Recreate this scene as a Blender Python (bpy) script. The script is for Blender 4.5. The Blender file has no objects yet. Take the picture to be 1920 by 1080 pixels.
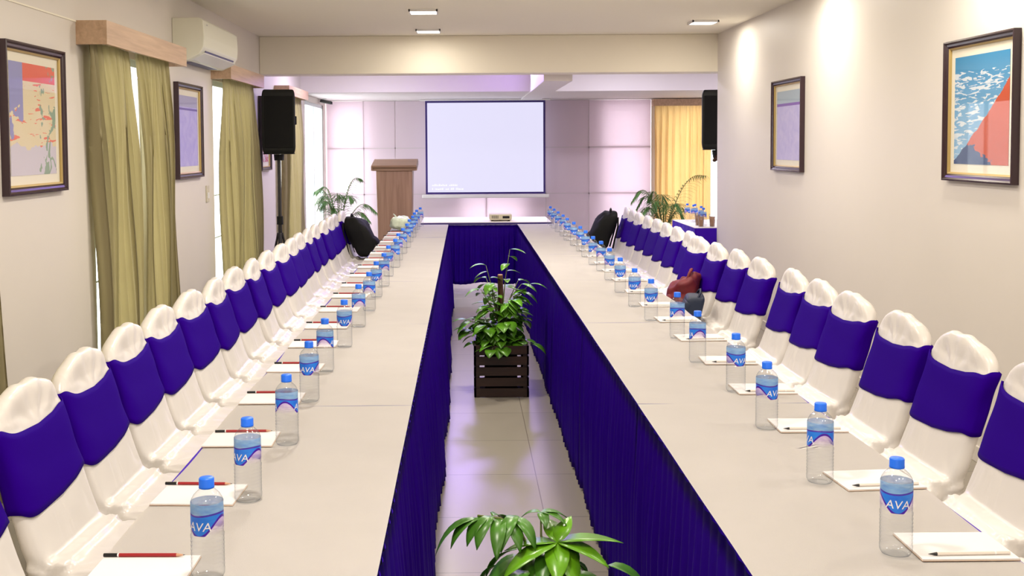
import bpy, bmesh, math, random
from mathutils import Vector, Matrix, noise
PI = math.pi
R = math.radians
rnd = random.Random(7)
sc = bpy.context.scene
COL = sc.collection

# ---------------------------------------------------------------- camera, world, exposure
cd = bpy.data.cameras.new('camera')
cam = bpy.data.objects.new('camera', cd)
COL.objects.link(cam)
cd.sensor_width = 36.0
cd.lens = 2080.0 / 1920.0 * 36.0
cd.shift_x = 0.045988
cd.shift_y = -0.082809
cd.clip_end = 200
cam.matrix_world = Matrix.Translation((0, 0, 1.55)) @ Matrix.Rotation(R(87.0), 4, 'X') @ Matrix.Rotation(R(-0.37), 4, 'Z')
sc.camera = cam

wd = bpy.data.worlds.new('daylight')
sc.world = wd
wd.use_nodes = True
bgn = wd.node_tree.nodes['Background']
bgn.inputs[0].default_value = (0.93, 0.96, 1.0, 1)
bgn.inputs[1].default_value = 5.0

sc.view_settings.view_transform = 'Standard'
sc.view_settings.look = 'None'
sc.view_settings.gamma = 1
sc.view_settings.use_curve_mapping = False
sc.view_settings.exposure = 0.0


def area(name, loc, size, watts, colour, rot=(0, 0, 0), size_y=None, spread=180):
    l = bpy.data.lights.new(name, 'AREA')
    l.energy = watts
    l.color = colour
    l.shape = 'RECTANGLE'
    l.size = size
    l.size_y = size_y or size
    l.spread = R(spread)
    o = bpy.data.objects.new(name, l)
    COL.objects.link(o)
    o.location = loc
    o.rotation_euler = rot
    return o


CEIL = 2.62
WARM = (1.0, 0.92, 0.80)
COOL = (0.86, 0.82, 1.0)
FRONT_LAMPS = [(-0.33, 10.40), (-0.32, 8.90), (-0.33, 6.6), (-0.33, 4.3), (-0.33, 2.0), (-0.33, -0.2),
               (2.10, 9.80), (2.10, 7.45), (2.10, 5.1), (2.10, 2.75), (2.10, 0.4),
               (0.88, 7.45), (0.88, 5.1), (0.88, 2.75), (0.88, 0.4)]  # this column is fill added out of view to brighten the table tops
REAR_LAMPS = [(-1.1, 12.4), (1.9, 12.4), (4.1, 12.4)]
FRONT_W = 22.5
REAR_W = 36.0
LAMP_SHARE = {(-0.33, 10.40): 0.27, (-0.32, 8.90): 0.9, (0.88, 2.75): 0.5, (0.88, 0.4): 0.5, (0.88, 5.1): 0.7}
for x, y in FRONT_LAMPS:
    area('downlight_or_fill', (x, y, CEIL - 0.022), 0.2, FRONT_W * LAMP_SHARE.get((x, y), 0.54 if x > 2 else 1.28), WARM)
for x, y in REAR_LAMPS:
    area('downlight_or_fill', (x, y, CEIL - 0.022), 0.25, REAR_W, COOL)
# added violet fill light, unseen behind the cross beam, aimed back down the room
area('violet_fill', (0.3, 13.3, 2.46), 1.6, 38.0, (0.42, 0.28, 1.0), (R(-62), 0, 0), 0.2)

# ---------------------------------------------------------------- materials


def nt(m):
    return m.node_tree.nodes, m.node_tree.links


def mat(name, c, rough=0.6, spec=0.5, metal=0.0, emit=None, es=0.0, coat=0.0, sheen=0.0, noise_amt=0.0, nscale=8.0, bump=0.0, bscale=200.0, alpha=1.0, subsurf=0.0):
    m = bpy.data.materials.new(name)
    m.use_nodes = True
    n, l = nt(m)
    b = n['Principled BSDF']
    b.inputs['Base Color'].default_value = (*c, 1)
    b.inputs['Roughness'].default_value = rough
    b.inputs['Specular IOR Level'].default_value = spec
    b.inputs['Metallic'].default_value = metal
    b.inputs['Coat Weight'].default_value = coat
    b.inputs['Coat Roughness'].default_value = 0.05
    b.inputs['Sheen Weight'].default_value = sheen
    b.inputs['Alpha'].default_value = alpha
    if emit:
        b.inputs['Emission Color'].default_value = (*emit, 1)
        b.inputs['Emission Strength'].default_value = es
    tc = n.new('ShaderNodeTexCoord')
    if noise_amt:
        t = n.new('ShaderNodeTexNoise')
        t.inputs['Scale'].default_value = nscale
        t.inputs['Detail'].default_value = 4
        l.new(tc.outputs['Object'], t.inputs['Vector'])
        r = n.new('ShaderNodeValToRGB')
        r.color_ramp.elements[0].position = 0.3
        r.color_ramp.elements[1].position = 0.7
        r.color_ramp.elements[0].color = (*[v * (1 - noise_amt) for v in c], 1)
        r.color_ramp.elements[1].color = (*[min(1, v * (1 + noise_amt)) for v in c], 1)
        l.new(t.outputs['Fac'], r.inputs['Fac'])
        l.new(r.outputs['Color'], b.inputs['Base Color'])
    if bump:
        t2 = n.new('ShaderNodeTexNoise')
        t2.inputs['Scale'].default_value = bscale
        t2.inputs['Detail'].default_value = 3
        l.new(tc.outputs['Object'], t2.inputs['Vector'])
        bp = n.new('ShaderNodeBump')
        bp.inputs['Strength'].default_value = bump
        bp.inputs['Distance'].default_value = 0.002
        l.new(t2.outputs['Fac'], bp.inputs['Height'])
        l.new(bp.outputs['Normal'], b.inputs['Normal'])
    return m


def mnode(n, l, op, a, b=None, c=None):
    x = n.new('ShaderNodeMath')
    x.operation = op
    for i, v in enumerate((a, b, c)):
        if v is None:
            continue
        if isinstance(v, (int, float)):
            x.inputs[i].default_value = v
        else:
            l.new(v, x.inputs[i])
    return x.outputs[0]


def mixc(n, l, f, a, b):
    x = n.new('ShaderNodeMix')
    x.data_type = 'RGBA'
    if isinstance(f, (int, float)):
        x.inputs[0].default_value = f
    else:
        l.new(f, x.inputs[0])
    for i, v in ((6, a), (7, b)):
        if isinstance(v, tuple):
            x.inputs[i].default_value = (*v, 1)
        else:
            l.new(v, x.inputs[i])
    return x.outputs[2]


def wood(name, c1, c2, rough=0.45, axis=0, scale=6.0):
    m = mat(name, c1, rough)
    n, l = nt(m)
    tc = n.new('ShaderNodeTexCoord')
    mp = n.new('ShaderNodeMapping')
    s = [scale * 6] * 3
    s[axis] = scale * 0.35
    mp.inputs['Scale'].default_value = s
    l.new(tc.outputs['Object'], mp.inputs['Vector'])
    t = n.new('ShaderNodeTexNoise')
    t.inputs['Scale'].default_value = 1
    t.inputs['Detail'].default_value = 6
    t.inputs['Distortion'].default_value = 0.5
    l.new(mp.outputs[0], t.inputs['Vector'])
    r = n.new('ShaderNodeValToRGB')
    r.color_ramp.elements[0].position = 0.3
    r.color_ramp.elements[1].position = 0.7
    r.color_ramp.elements[0].color = (*c1, 1)
    r.color_ramp.elements[1].color = (*c2, 1)
    l.new(t.outputs['Fac'], r.inputs['Fac'])
    l.new(r.outputs['Color'], n['Principled BSDF'].inputs['Base Color'])
    return m


def clear(name, tint=(1, 1, 1), gloss=0.06, rough=0.03, edge=0.35, edge_col=(0.55, 0.6, 0.62), graze=0.45):
    """thin clear plastic or glass: see-through, glossy, a little darker where it is seen edge-on"""
    m = bpy.data.materials.new(name)
    m.use_nodes = True
    n, l = nt(m)
    n.remove(n['Principled BSDF'])
    out = n['Material Output']
    tr = n.new('ShaderNodeBsdfTransparent')
    lw = n.new('ShaderNodeLayerWeight')
    lw.inputs['Blend'].default_value = 0.35
    p = mnode(n, l, 'POWER', lw.outputs['Facing'], 3.0)
    p = mnode(n, l, 'MULTIPLY', p, edge)
    l.new(mixc(n, l, p, tint, edge_col), tr.inputs[0])
    gl = n.new('ShaderNodeBsdfGlossy')
    gl.inputs['Roughness'].default_value = rough
    f = mnode(n, l, 'ADD', mnode(n, l, 'MULTIPLY', mnode(n, l, 'POWER', lw.outputs['Facing'], 4.0), graze), gloss)
    mx = n.new('ShaderNodeMixShader')
    l.new(f, mx.inputs[0])
    l.new(tr.outputs[0], mx.inputs[1])
    l.new(gl.outputs[0], mx.inputs[2])
    l.new(mx.outputs[0], out.inputs[0])
    return m


def sheer(name, c, trans):
    m = bpy.data.materials.new(name)
    m.use_nodes = True
    n, l = nt(m)
    b = n['Principled BSDF']
    b.inputs['Base Color'].default_value = (*c, 1)
    b.inputs['Roughness'].default_value = 0.6
    b.inputs['Specular IOR Level'].default_value = 0.2
    t = n.new('ShaderNodeBsdfTranslucent')
    t.inputs[0].default_value = (*c, 1)
    mx = n.new('ShaderNodeMixShader')
    mx.inputs[0].default_value = trans
    l.new(b.outputs[0], mx.inputs[1])
    l.new(t.outputs[0], mx.inputs[2])
    l.new(mx.outputs[0], n['Material Output'].inputs[0])
    return m


def satin_bump(m):
    """soft pulled folds of stretched satin"""
    n, l = nt(m)
    tc = n.new('ShaderNodeTexCoord')
    mp = n.new('ShaderNodeMapping')
    mp.inputs['Scale'].default_value = (2, 5, 3)
    mp.inputs['Rotation'].default_value = (0.5, 0.3, 0.2)
    l.new(tc.outputs['Object'], mp.inputs['Vector'])
    t = n.new('ShaderNodeTexNoise')
    t.inputs['Scale'].default_value = 1.3
    t.inputs['Detail'].default_value = 2
    t.inputs['Distortion'].default_value = 1.6
    l.new(mp.outputs[0], t.inputs['Vector'])
    bp = n.new('ShaderNodeBump')
    bp.inputs['Strength'].default_value = 0.35
    bp.inputs['Distance'].default_value = 0.02
    l.new(t.outputs['Fac'], bp.inputs['Height'])
    l.new(bp.outputs['Normal'], n['Principled BSDF'].inputs['Normal'])


M = {}
M['wall'] = mat('wall_paint', (0.75, 0.70, 0.64), 0.5, 0.35, noise_amt=0.015, nscale=1.5)
M['beam'] = mat('beam_paint', (0.88, 0.82, 0.69), 0.6, 0.3)
M['ceil'] = mat('ceiling_paint', (0.92, 0.87, 0.74), 0.7, 0.2)
M['rear'] = mat('rear_paint', (0.78, 0.73, 0.72), 0.6, 0.3)
M['cloth'] = mat('white_table_linen', (0.85, 0.805, 0.735), 0.8, 0.15, noise_amt=0.02, nscale=5, bump=0.25, bscale=500)
M['navy'] = mat('royal_blue_skirting', (0.045, 0.003, 0.42), 0.5, 0.12)
M['sash'] = mat('royal_blue_satin', (0.022, 0.0, 0.22), 0.6, 0.02)
M['satin'] = mat('white_satin', (0.77, 0.73, 0.695), 0.28, 0.55)
satin_bump(M['satin'])
M['curtain'] = sheer('olive_curtain', (0.51, 0.45, 0.265), 0.05)
M['gold'] = sheer('golden_curtain', (0.88, 0.68, 0.36), 0.38)
M['panel'] = sheer('white_panel', (0.90, 0.80, 0.85), 0.45)
M['oak'] = wood('pelmet_wood', (0.50, 0.33, 0.21), (0.66, 0.46, 0.31), axis=1)
M['podium'] = wood('podium_wood', (0.25, 0.14, 0.08), (0.38, 0.23, 0.14), axis=2, scale=4)
M['podium_top'] = wood('podium_top_wood', (0.26, 0.15, 0.08), (0.36, 0.22, 0.13), axis=0, scale=4)
M['darkwood'] = wood('dark_slats', (0.012, 0.0035, 0.002), (0.035, 0.011, 0.005), 0.4, axis=0, scale=8)
M['frame'] = mat('mahogany_frame', (0.035, 0.012, 0.02), 0.22, 0.6)
M['gilt'] = mat('gilt_slip', (0.55, 0.40, 0.15), 0.35, 0.6, metal=0.5)
M['mount'] = mat('cream_mount', (0.82, 0.77, 0.64), 0.8)
M['glass'] = clear('picture_glass', (1, 1, 1), 0.02, 0.02, 0.1, graze=0.22)
M['pane'] = clear('window_glass', (0.98, 0.99, 0.99), 0.02, 0.02, 0.1)
M['bottle'] = clear('clear_bottle', (0.955, 0.965, 0.975), 0.07, 0.06, 1.0, (0.42, 0.47, 0.52))
M['cap'] = mat('blue_cap', (0.012, 0.16, 0.92), 0.4, 0.4)
M['white_print'] = mat('white_print', (0.88, 0.86, 0.95), 0.5)
M['ac'] = mat('ac_plastic', (0.80, 0.79, 0.66), 0.35, 0.5)
M['acdark'] = mat('ac_slot', (0.10, 0.10, 0.22), 0.5)
M['black'] = mat('black_plastic', (0.008, 0.009, 0.008), 0.5, 0.3)
M['blackcloth'] = mat('black_nylon', (0.008, 0.008, 0.008), 0.75, 0.2, bump=0.4, bscale=90)
M['redcloth'] = mat('maroon_nylon', (0.15, 0.014, 0.02), 0.6, 0.3, noise_amt=0.25, nscale=12)
M['bluebag'] = mat('slate_blue_bag', (0.012, 0.020, 0.045), 0.55, 0.35)
M['metal'] = mat('steel', (0.5, 0.5, 0.52), 0.3, 0.5, metal=1)
M['legm'] = mat('dark_steel', (0.06, 0.06, 0.06), 0.4, 0.5, metal=0.6)
M['white'] = mat('white_plastic', (0.82, 0.81, 0.80), 0.4, 0.4)
M['winframe'] = mat('window_frame_paint', (0.66, 0.74, 0.74), 0.4, 0.4)
M['paper'] = mat('white_paper', (0.74, 0.71, 0.72), 0.8, 0.2)
M['pencil'] = mat('red_lacquer', (0.33, 0.015, 0.02), 0.3, 0.5)
M['graph'] = mat('black_lacquer', (0.008, 0.008, 0.01), 0.3, 0.5)
M['pwood'] = mat('sharpened_wood', (0.55, 0.30, 0.18), 0.6)
M['pale'] = mat('pale_lacquer', (0.72, 0.66, 0.6), 0.4, 0.4)
M['leaf'] = mat('leaf_green', (0.10, 0.29, 0.014), 0.32, 0.5, noise_amt=0.45, nscale=9)
M['leaf2'] = mat('bright_leaf_green', (0.12, 0.33, 0.008), 0.28, 0.5, noise_amt=0.3, nscale=12)
M['leafd'] = mat('deep_leaf_green', (0.055, 0.18, 0.015), 0.32, 0.5, noise_amt=0.3, nscale=12)
M['palm'] = mat('palm_green', (0.09, 0.21, 0.05), 0.4, 0.4, noise_amt=0.3, nscale=6)
M['stem'] = mat('stem_green', (0.14, 0.17, 0.04), 0.5)
M['bark'] = mat('moss_pole_brown', (0.06, 0.03, 0.02), 0.9, 0.1, noise_amt=0.4, nscale=40)
M['soil'] = mat('potting_soil', (0.03, 0.02, 0.015), 0.95, 0.1, noise_amt=0.4, nscale=60)
M['lampface'] = mat('lit_diffuser', (0.9, 0.9, 0.9), 0.5, emit=(1.0, 0.98, 0.94), es=4.0)
M['screenimg'] = mat('lit_picture', (0.1, 0.1, 0.1), 0.8, 0.0, emit=(0.80, 0.775, 1.0), es=0.93)
M['caption'] = mat('lit_caption', (0.1, 0.1, 0.1), 0.8, 0.0, emit=(0.93, 0.93, 1.0), es=1.0)
M['screenborder'] = mat('dark_blue_border', (0.04, 0.02, 0.18), 0.6)
M['beige'] = mat('beige_plastic', (0.62, 0.57, 0.42), 0.4)
M['lens'] = mat('lens_glass', (0.02, 0.02, 0.03), 0.05, 0.8)
M['amber'] = mat('amber_drink', (0.45, 0.20, 0.08), 0.2, 0.5)
M['plasticbag'] = mat('pale_green_plastic', (0.62, 0.70, 0.56), 0.35, 0.5, noise_amt=0.2, nscale=20)
M['pot'] = mat('terracotta', (0.30, 0.12, 0.07), 0.7)


def floor_mat():
    m = mat('beige_tile', (0.46, 0.42, 0.36), 0.26, 0.5)
    n, l = nt(m)
    g = n.new('ShaderNodeNewGeometry')
    mp = n.new('ShaderNodeMapping')
    mp.inputs['Location'].default_value = (-0.325, -4.55, 0)
    l.new(g.outputs['Position'], mp.inputs['Vector'])
    br = n.new('ShaderNodeTexBrick')
    br.offset = 0
    br.inputs['Scale'].default_value = 1
    br.inputs['Brick Width'].default_value = 0.6
    br.inputs['Row Height'].default_value = 0.6
    br.inputs['Mortar Size'].default_value = 0.0022
    br.inputs['Mortar Smooth'].default_value = 0.1
    br.inputs['Color1'].default_value = (0.33, 0.295, 0.24, 1)
    br.inputs['Color2'].default_value = (0.31, 0.28, 0.225, 1)
    br.inputs['Mortar'].default_value = (0.17, 0.145, 0.12, 1)
    l.new(mp.outputs[0], br.inputs['Vector'])
    l.new(br.outputs['Color'], n['Principled BSDF'].inputs['Base Color'])
    return m


M['floor'] = floor_mat()


def label_mat():
    m = mat('bottle_label', (0.05, 0.2, 0.8), 0.35, 0.5)
    n, l = nt(m)
    b = n['Principled BSDF']
    tc = n.new('ShaderNodeTexCoord')
    sx = n.new('ShaderNodeSeparateXYZ')
    l.new(tc.outputs['UV'], sx.inputs[0])
    u, v = sx.outputs[0], sx.outputs[1]
    ang = mnode(n, l, 'MULTIPLY', u, 4 * PI)
    w = mnode(n, l, 'ADD', mnode(n, l, 'MULTIPLY', mnode(n, l, 'SINE', ang), 0.30), 0.27)
    band = mnode(n, l, 'ADD', mnode(n, l, 'MULTIPLY', mnode(n, l, 'SINE', mnode(n, l, 'ADD', ang, 0.6)), 0.03), 0.66)
    nz = n.new('ShaderNodeTexNoise')
    nz.inputs['Scale'].default_value = 7
    l.new(tc.outputs['UV'], nz.inputs['Vector'])
    pale = mixc(n, l, nz.outputs['Fac'], (0.10, 0.30, 0.85), (0.45, 0.75, 0.95))
    deep = mixc(n, l, nz.outputs['Fac'], (0.01, 0.10, 0.75), (0.03, 0.30, 0.95))
    c = mixc(n, l, mnode(n, l, 'GREATER_THAN', v, band), deep, pale)
    d1 = mnode(n, l, 'LESS_THAN', mnode(n, l, 'ABSOLUTE', mnode(n, l, 'SUBTRACT', v, band)), 0.03)
    c = mixc(n, l, d1, c, (0.07, 0.02, 0.45))
    lav = mixc(n, l, nz.outputs['Fac'], (0.40, 0.22, 0.75), (0.88, 0.78, 0.92))
    low = mnode(n, l, 'LESS_THAN', v, w)
    c = mixc(n, l, low, c, lav)
    d2 = mnode(n, l, 'LESS_THAN', mnode(n, l, 'ABSOLUTE', mnode(n, l, 'SUBTRACT', v, w)), 0.045)
    c = mixc(n, l, d2, c, (0.06, 0.0, 0.40))
    l.new(c, b.inputs['Base Color'])
    a = mnode(n, l, 'SUBTRACT', 1.0, mnode(n, l, 'MULTIPLY', mnode(n, l, 'LESS_THAN', v, mnode(n, l, 'SUBTRACT', w, 0.06)), mnode(n, l, 'SUBTRACT', 1.05, mnode(n, l, 'MULTIPLY', v, 2.0))))
    a = mnode(n, l, 'SUBTRACT', a, mnode(n, l, 'MULTIPLY', mnode(n, l, 'GREATER_THAN', v, band), 0.3))
    l.new(a, b.inputs['Alpha'])
    return m


M['label'] = label_mat()


def art_mat(name, kind):
    m = mat(name, (0.5, 0.5, 0.5), 0.7, 0.2)
    n, l = nt(m)
    tc = n.new('ShaderNodeTexCoord')
    sx = n.new('ShaderNodeSeparateXYZ')
    l.new(tc.outputs['UV'], sx.inputs[0])
    u, v = sx.outputs[0], sx.outputs[1]

    def nz(scale, stretch=(1, 1, 1), dist=0.0):
        mp = n.new('ShaderNodeMapping')
        mp.inputs['Scale'].default_value = stretch
        l.new(tc.outputs['UV'], mp.inputs['Vector'])
        t = n.new('ShaderNodeTexNoise')
        t.inputs['Scale'].default_value = scale
        t.inputs['Detail'].default_value = 3
        t.inputs['Distortion'].default_value = dist
        l.new(mp.outputs[0], t.inputs['Vector'])
        return t.outputs['Fac']
    gt = lambda a, b: mnode(n, l, 'GREATER_THAN', a, b)
    if kind == 'orange':
        sky = mixc(n, l, v, (0.30, 0.50, 0.72), (0.03, 0.25, 0.50))
        streak = nz(5, (1.2, 6, 1), 0.8)
        c = mixc(n, l, mnode(n, l, 'MULTIPLY', gt(streak, 0.54), mnode(n, l, 'LESS_THAN', v, 0.86)), sky, (0.66, 0.72, 0.78))
        edge = mnode(n, l, 'ADD', mnode(n, l, 'MULTIPLY', mnode(n, l, 'POWER', u, 1.15), 0.72), mnode(n, l, 'MULTIPLY', nz(6), 0.08))
        c = mixc(n, l, mnode(n, l, 'LESS_THAN', v, edge), c, (0.56, 0.09, 0.03))
        e2 = mnode(n, l, 'SUBTRACT', mnode(n, l, 'ADD', 0.22, mnode(n, l, 'MULTIPLY', nz(9, (1, 2, 1)), 0.2)), mnode(n, l, 'MULTIPLY', u, 0.42))
        c = mixc(n, l, mnode(n, l, 'MULTIPLY', mnode(n, l, 'LESS_THAN', v, e2), mnode(n, l, 'LESS_THAN', v, edge)), c, (0.05, 0.08, 0.20))
    elif kind == 'red':
        c = mixc(n, l, nz(3), (0.72, 0.62, 0.35), (0.75, 0.66, 0.50))
        c = mixc(n, l, gt(nz(4, (1, 6, 1), 0.5), 0.60), c, (0.78, 0.20, 0.13))
        c = mixc(n, l, mnode(n, l, 'MULTIPLY', gt(v, 0.84), gt(u, 0.25)), c, (0.75, 0.15, 0.10))
        c = mixc(n, l, mnode(n, l, 'MULTIPLY', gt(mnode(n, l, 'ADD', mnode(n, l, 'MULTIPLY', v, 0.5), nz(4)), 0.72), mnode(n, l, 'LESS_THAN', u, 0.28)), c, (0.30, 0.30, 0.55))
        c = mixc(n, l, mnode(n, l, 'LESS_THAN', v, mnode(n, l, 'ADD', 0.06, mnode(n, l, 'MULTIPLY', nz(4), 0.4))), c, (0.62, 0.58, 0.66))
        c = mixc(n, l, mnode(n, l, 'MULTIPLY', gt(nz(7, (1, 0.7, 1), 1), 0.58), gt(u, 0.6)), c, (0.28, 0.38, 0.28))
    elif kind == 'violet':
        c = mixc(n, l, nz(4, (1, 1, 1), 1.5), (0.30, 0.24, 0.75), (0.66, 0.60, 0.90))
        c = mixc(n, l, gt(v, 0.84), c, (0.42, 0.40, 0.60))
        c = mixc(n, l, mnode(n, l, 'LESS_THAN', mnode(n, l, 'ABSOLUTE', mnode(n, l, 'SUBTRACT', v, 0.81)), 0.015), c, (0.16, 0.10, 0.40))
    elif kind == 'lilac':
        c = mixc(n, l, nz(8, (1, 1, 1), 1.0), (0.42, 0.38, 0.72), (0.66, 0.60, 0.84))
        c = mixc(n, l, gt(v, 0.80), c, (0.42, 0.50, 0.58))
        c = mixc(n, l, mnode(n, l, 'LESS_THAN', mnode(n, l, 'ABSOLUTE', mnode(n, l, 'SUBTRACT', v, 0.80)), 0.02), c, (0.22, 0.10, 0.42))
    else:
        c = mixc(n, l, gt(nz(5, (1, 2, 1), 1), 0.5), (0.70, 0.62, 0.66), (0.55, 0.10, 0.14))
    l.new(c, n['Principled BSDF'].inputs['Base Color'])
    return m


# ---------------------------------------------------------------- mesh helpers
def box(bm, x0, x1, y0, y1, z0, z1, mtx=None):
    vs = [bm.verts.new((x, y, z)) for x in (x0, x1) for y in (y0, y1) for z in (z0, z1)]
    for f in ((0, 1, 3, 2), (4, 6, 7, 5), (0, 4, 5, 1), (2, 3, 7, 6), (0, 2, 6, 4), (1, 5, 7, 3)):
        bm.faces.new([vs[i] for i in f])
    if mtx is not None:
        for v in vs:
            v.co = mtx @ v.co
    return vs


def bevel(bm, w=0.004, seg=2):
    bmesh.ops.remove_doubles(bm, verts=bm.verts, dist=1e-6)
    bmesh.ops.bevel(bm, geom=list(bm.edges), offset=w, segments=seg, affect='EDGES', profile=0.5, clamp_overlap=True)


def obj(name, bm, m, parent=None, smooth=False, loc=None, auto=None):
    bmesh.ops.recalc_face_normals(bm, faces=bm.faces)
    me = bpy.data.meshes.new(name)
    bm.to_mesh(me)
    bm.free()
    return meobj(name, me, m, parent, smooth, loc)


def meobj(name, me, m, parent=None, smooth=False, loc=None):
    ms = m if isinstance(m, (list, tuple)) else [m]
    for q in ms:
        me.materials.append(q)
    for p in me.polygons:
        p.use_smooth = smooth
    o = bpy.data.objects.new(name, me)
    COL.objects.link(o)
    if parent:
        o.parent = parent
    if loc:
        o.location = loc
    return o


def BX(name, b, m, parent=None, bev=0.0, seg=2):
    bm = bmesh.new()
    box(bm, *b)
    if bev:
        bevel(bm, bev, seg)
    return obj(name, bm, m, parent)


def tag(o, label, cat, group=None, kind=None):
    o['label'] = label
    o['category'] = cat
    if group:
        o['group'] = group
    if kind:
        o['kind'] = kind
    return o


def struct(o):
    o['kind'] = 'structure'
    return o


def empty(name, loc=(0, 0, 0), rz=0.0):
    o = bpy.data.objects.new(name, None)
    o.empty_display_size = 0.1
    COL.objects.link(o)
    o.location = loc
    o.rotation_euler = (0, 0, rz)
    return o


def copy_tree(o, parent=None):
    c = o.copy()
    COL.objects.link(c)
    if parent:
        c.parent = parent
    for ch in list(o.children):
        copy_tree(ch, c)
    return c


def lathe(bm, prof, seg=24, cx=0, cy=0, closed=True):
    rings = []
    for r, z in prof:
        if r < 1e-6:
            rings.append([bm.verts.new((cx, cy, z))])
        else:
            rings.append([bm.verts.new((cx + r * math.cos(2 * PI * k / seg), cy + r * math.sin(2 * PI * k / seg), z)) for k in range(seg)])
    for a, b in zip(rings, rings[1:]):
        for k in range(seg):
            k2 = (k + 1) % seg
            if len(a) == 1 and len(b) == 1:
                continue
            if len(a) == 1:
                bm.faces.new((a[0], b[k], b[k2]))
            elif len(b) == 1:
                bm.faces.new((a[k], a[k2], b[0]))
            else:
                bm.faces.new((a[k], a[k2], b[k2], b[k]))
    return rings


def tube(bm, pts, rad, seg=8, cap=True):
    pts = [Vector(p) for p in pts]
    rads = rad if isinstance(rad, (list, tuple)) else [rad] * len(pts)
    up = Vector((0, 0, 1))
    rings = []
    prev = None
    for i, p in enumerate(pts):
        d = (pts[min(i + 1, len(pts) - 1)] - pts[max(i - 1, 0)])
        if d.length < 1e-9:
            d = Vector((0, 0, 1))
        d.normalize()
        if prev is None:
            a = d.cross(up)
            if a.length < 1e-3:
                a = d.cross(Vector((1, 0, 0)))
        else:
            a = prev - d * prev.dot(d)
        a.normalize()
        prev = a
        b = d.cross(a)
        rings.append([bm.verts.new(p + (a * math.cos(2 * PI * k / seg) + b * math.sin(2 * PI * k / seg)) * rads[i]) for k in range(seg)])
    for A, B in zip(rings, rings[1:]):
        for k in range(seg):
            bm.faces.new((A[k], A[(k + 1) % seg], B[(k + 1) % seg], B[k]))
    if cap:
        bm.faces.new(rings[0][::-1])
        bm.faces.new(rings[-1])


def grid(bm, fn, nu, nv, closed_u=False, uv=False):
    V = [[bm.verts.new(fn(i / nu, j / nv)) for j in range(nv + 1)] for i in range(nu + (0 if closed_u else 1))]
    n = len(V)
    lay = bm.loops.layers.uv.verify() if uv else None
    for i in range(nu):
        i2 = (i + 1) % n if closed_u else i + 1
        for j in range(nv):
            f = bm.faces.new((V[i][j], V[i2][j], V[i2][j + 1], V[i][j + 1]))
            if uv:
                for lp, (a, b) in zip(f.loops, ((i, j), (i + 1, j), (i + 1, j + 1), (i, j + 1))):
                    lp[lay].uv = (a / nu, b / nv)
    return V


def sup(bm, c, r, e=0.5, seg=28, rings=16, fn=None):
    """rounded box (superellipsoid)"""
    def sg(v, p):
        return math.copysign(abs(v) ** p, v)
    R0 = []
    for j in range(rings + 1):
        ph = -PI / 2 + PI * j / rings
        row = []
        for i in range(seg):
            th = 2 * PI * i / seg
            p = Vector((r[0] * sg(math.cos(ph), e) * sg(math.cos(th), e), r[1] * sg(math.cos(ph), e) * sg(math.sin(th), e), r[2] * sg(math.sin(ph), e)))
            if fn:
                p = fn(p)
            row.append(p + Vector(c))
        R0.append(row)
    bot = bm.verts.new(sum(R0[0], Vector()) / seg)
    top = bm.verts.new(sum(R0[-1], Vector()) / seg)
    VV = [[bm.verts.new(p) for p in row] for row in R0[1:-1]]
    for a, b in zip(VV, VV[1:]):
        for i in range(seg):
            bm.faces.new((a[i], a[(i + 1) % seg], b[(i + 1) % seg], b[i]))
    for i in range(seg):
        bm.faces.new((bot, VV[0][(i + 1) % seg], VV[0][i]))
        bm.faces.new((top, VV[-1][i], VV[-1][(i + 1) % seg]))


def evaluated_mesh(o):
    dg = bpy.context.evaluated_depsgraph_get()
    return bpy.data.meshes.new_from_object(o.evaluated_get(dg), depsgraph=dg)


ORD = ['nearest the camera', 'second from the camera', 'third from the camera', 'fourth from the camera', 'fifth from the camera', 'sixth from the camera', 'seventh from the camera', 'eighth from the camera',
       'ninth from the camera', 'tenth from the camera', 'eleventh from the camera', 'twelfth from the camera', 'thirteenth from the camera', 'fourteenth from the camera', 'fifteenth from the camera', 'sixteenth from the camera',
       'seventeenth from the camera', 'eighteenth from the camera', 'nineteenth from the camera', 'twentieth from the camera']


def place(i, n):
    if i == n - 1:
        return 'nearest the screen'
    if n - 1 - i <= 3:
        return ['', 'second from the screen', 'third from the screen', 'fourth from the screen'][n - 1 - i]
    o = ORD[i]
    return o


# ---------------------------------------------------------------- room shell
XL, XR, YB, YF = -2.0, 2.48, 16.0, -1.2
XE = 5.2          # far side of the wider rear bay
YW = 10.9         # where the plain wall and the cross beam end
bm = bmesh.new(); box(bm, XL - 0.3, XE + 0.2, YF - 0.2, YB + 0.3, -0.1, 0.0)
struct(obj('floor', bm, M['floor']))
bm = bmesh.new(); box(bm, XL - 0.3, XE + 0.2, YF - 0.2, YB + 0.3, CEIL, CEIL + 0.1)
struct(obj('ceiling', bm, M['ceil']))
WIN = [(2.75, 4.05, 0.3, 2.08), (5.97, 7.25, 0.3, 2.08), (8.85, 10.15, 0.3, 2.08), (11.95, 13.05, 0.3, 2.08), (13.95, 15.75, 0.0, 2.12)]
bm = bmesh.new()
ys = YF
for (a, b, z0, z1) in WIN:
    box(bm, XL - 0.2, XL, ys, a, 0, CEIL)
    if z0 > 0:
        box(bm, XL - 0.2, XL, a, b, 0, z0)
    box(bm, XL - 0.2, XL, a, b, z1, CEIL)
    ys = b
box(bm, XL - 0.2, XL, ys, YB, 0, CEIL)
struct(obj('wall_left', bm, M['wall']))
bm = bmesh.new(); box(bm, XR, XR + 0.2, YF, YW, 0, CEIL)
struct(obj('wall_right', bm, M['wall']))
bm = bmesh.new(); box(bm, XL - 0.2, XR + 0.2, YF - 0.2, YF, 0, CEIL)
struct(obj('wall_front', bm, M['wall']))
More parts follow.
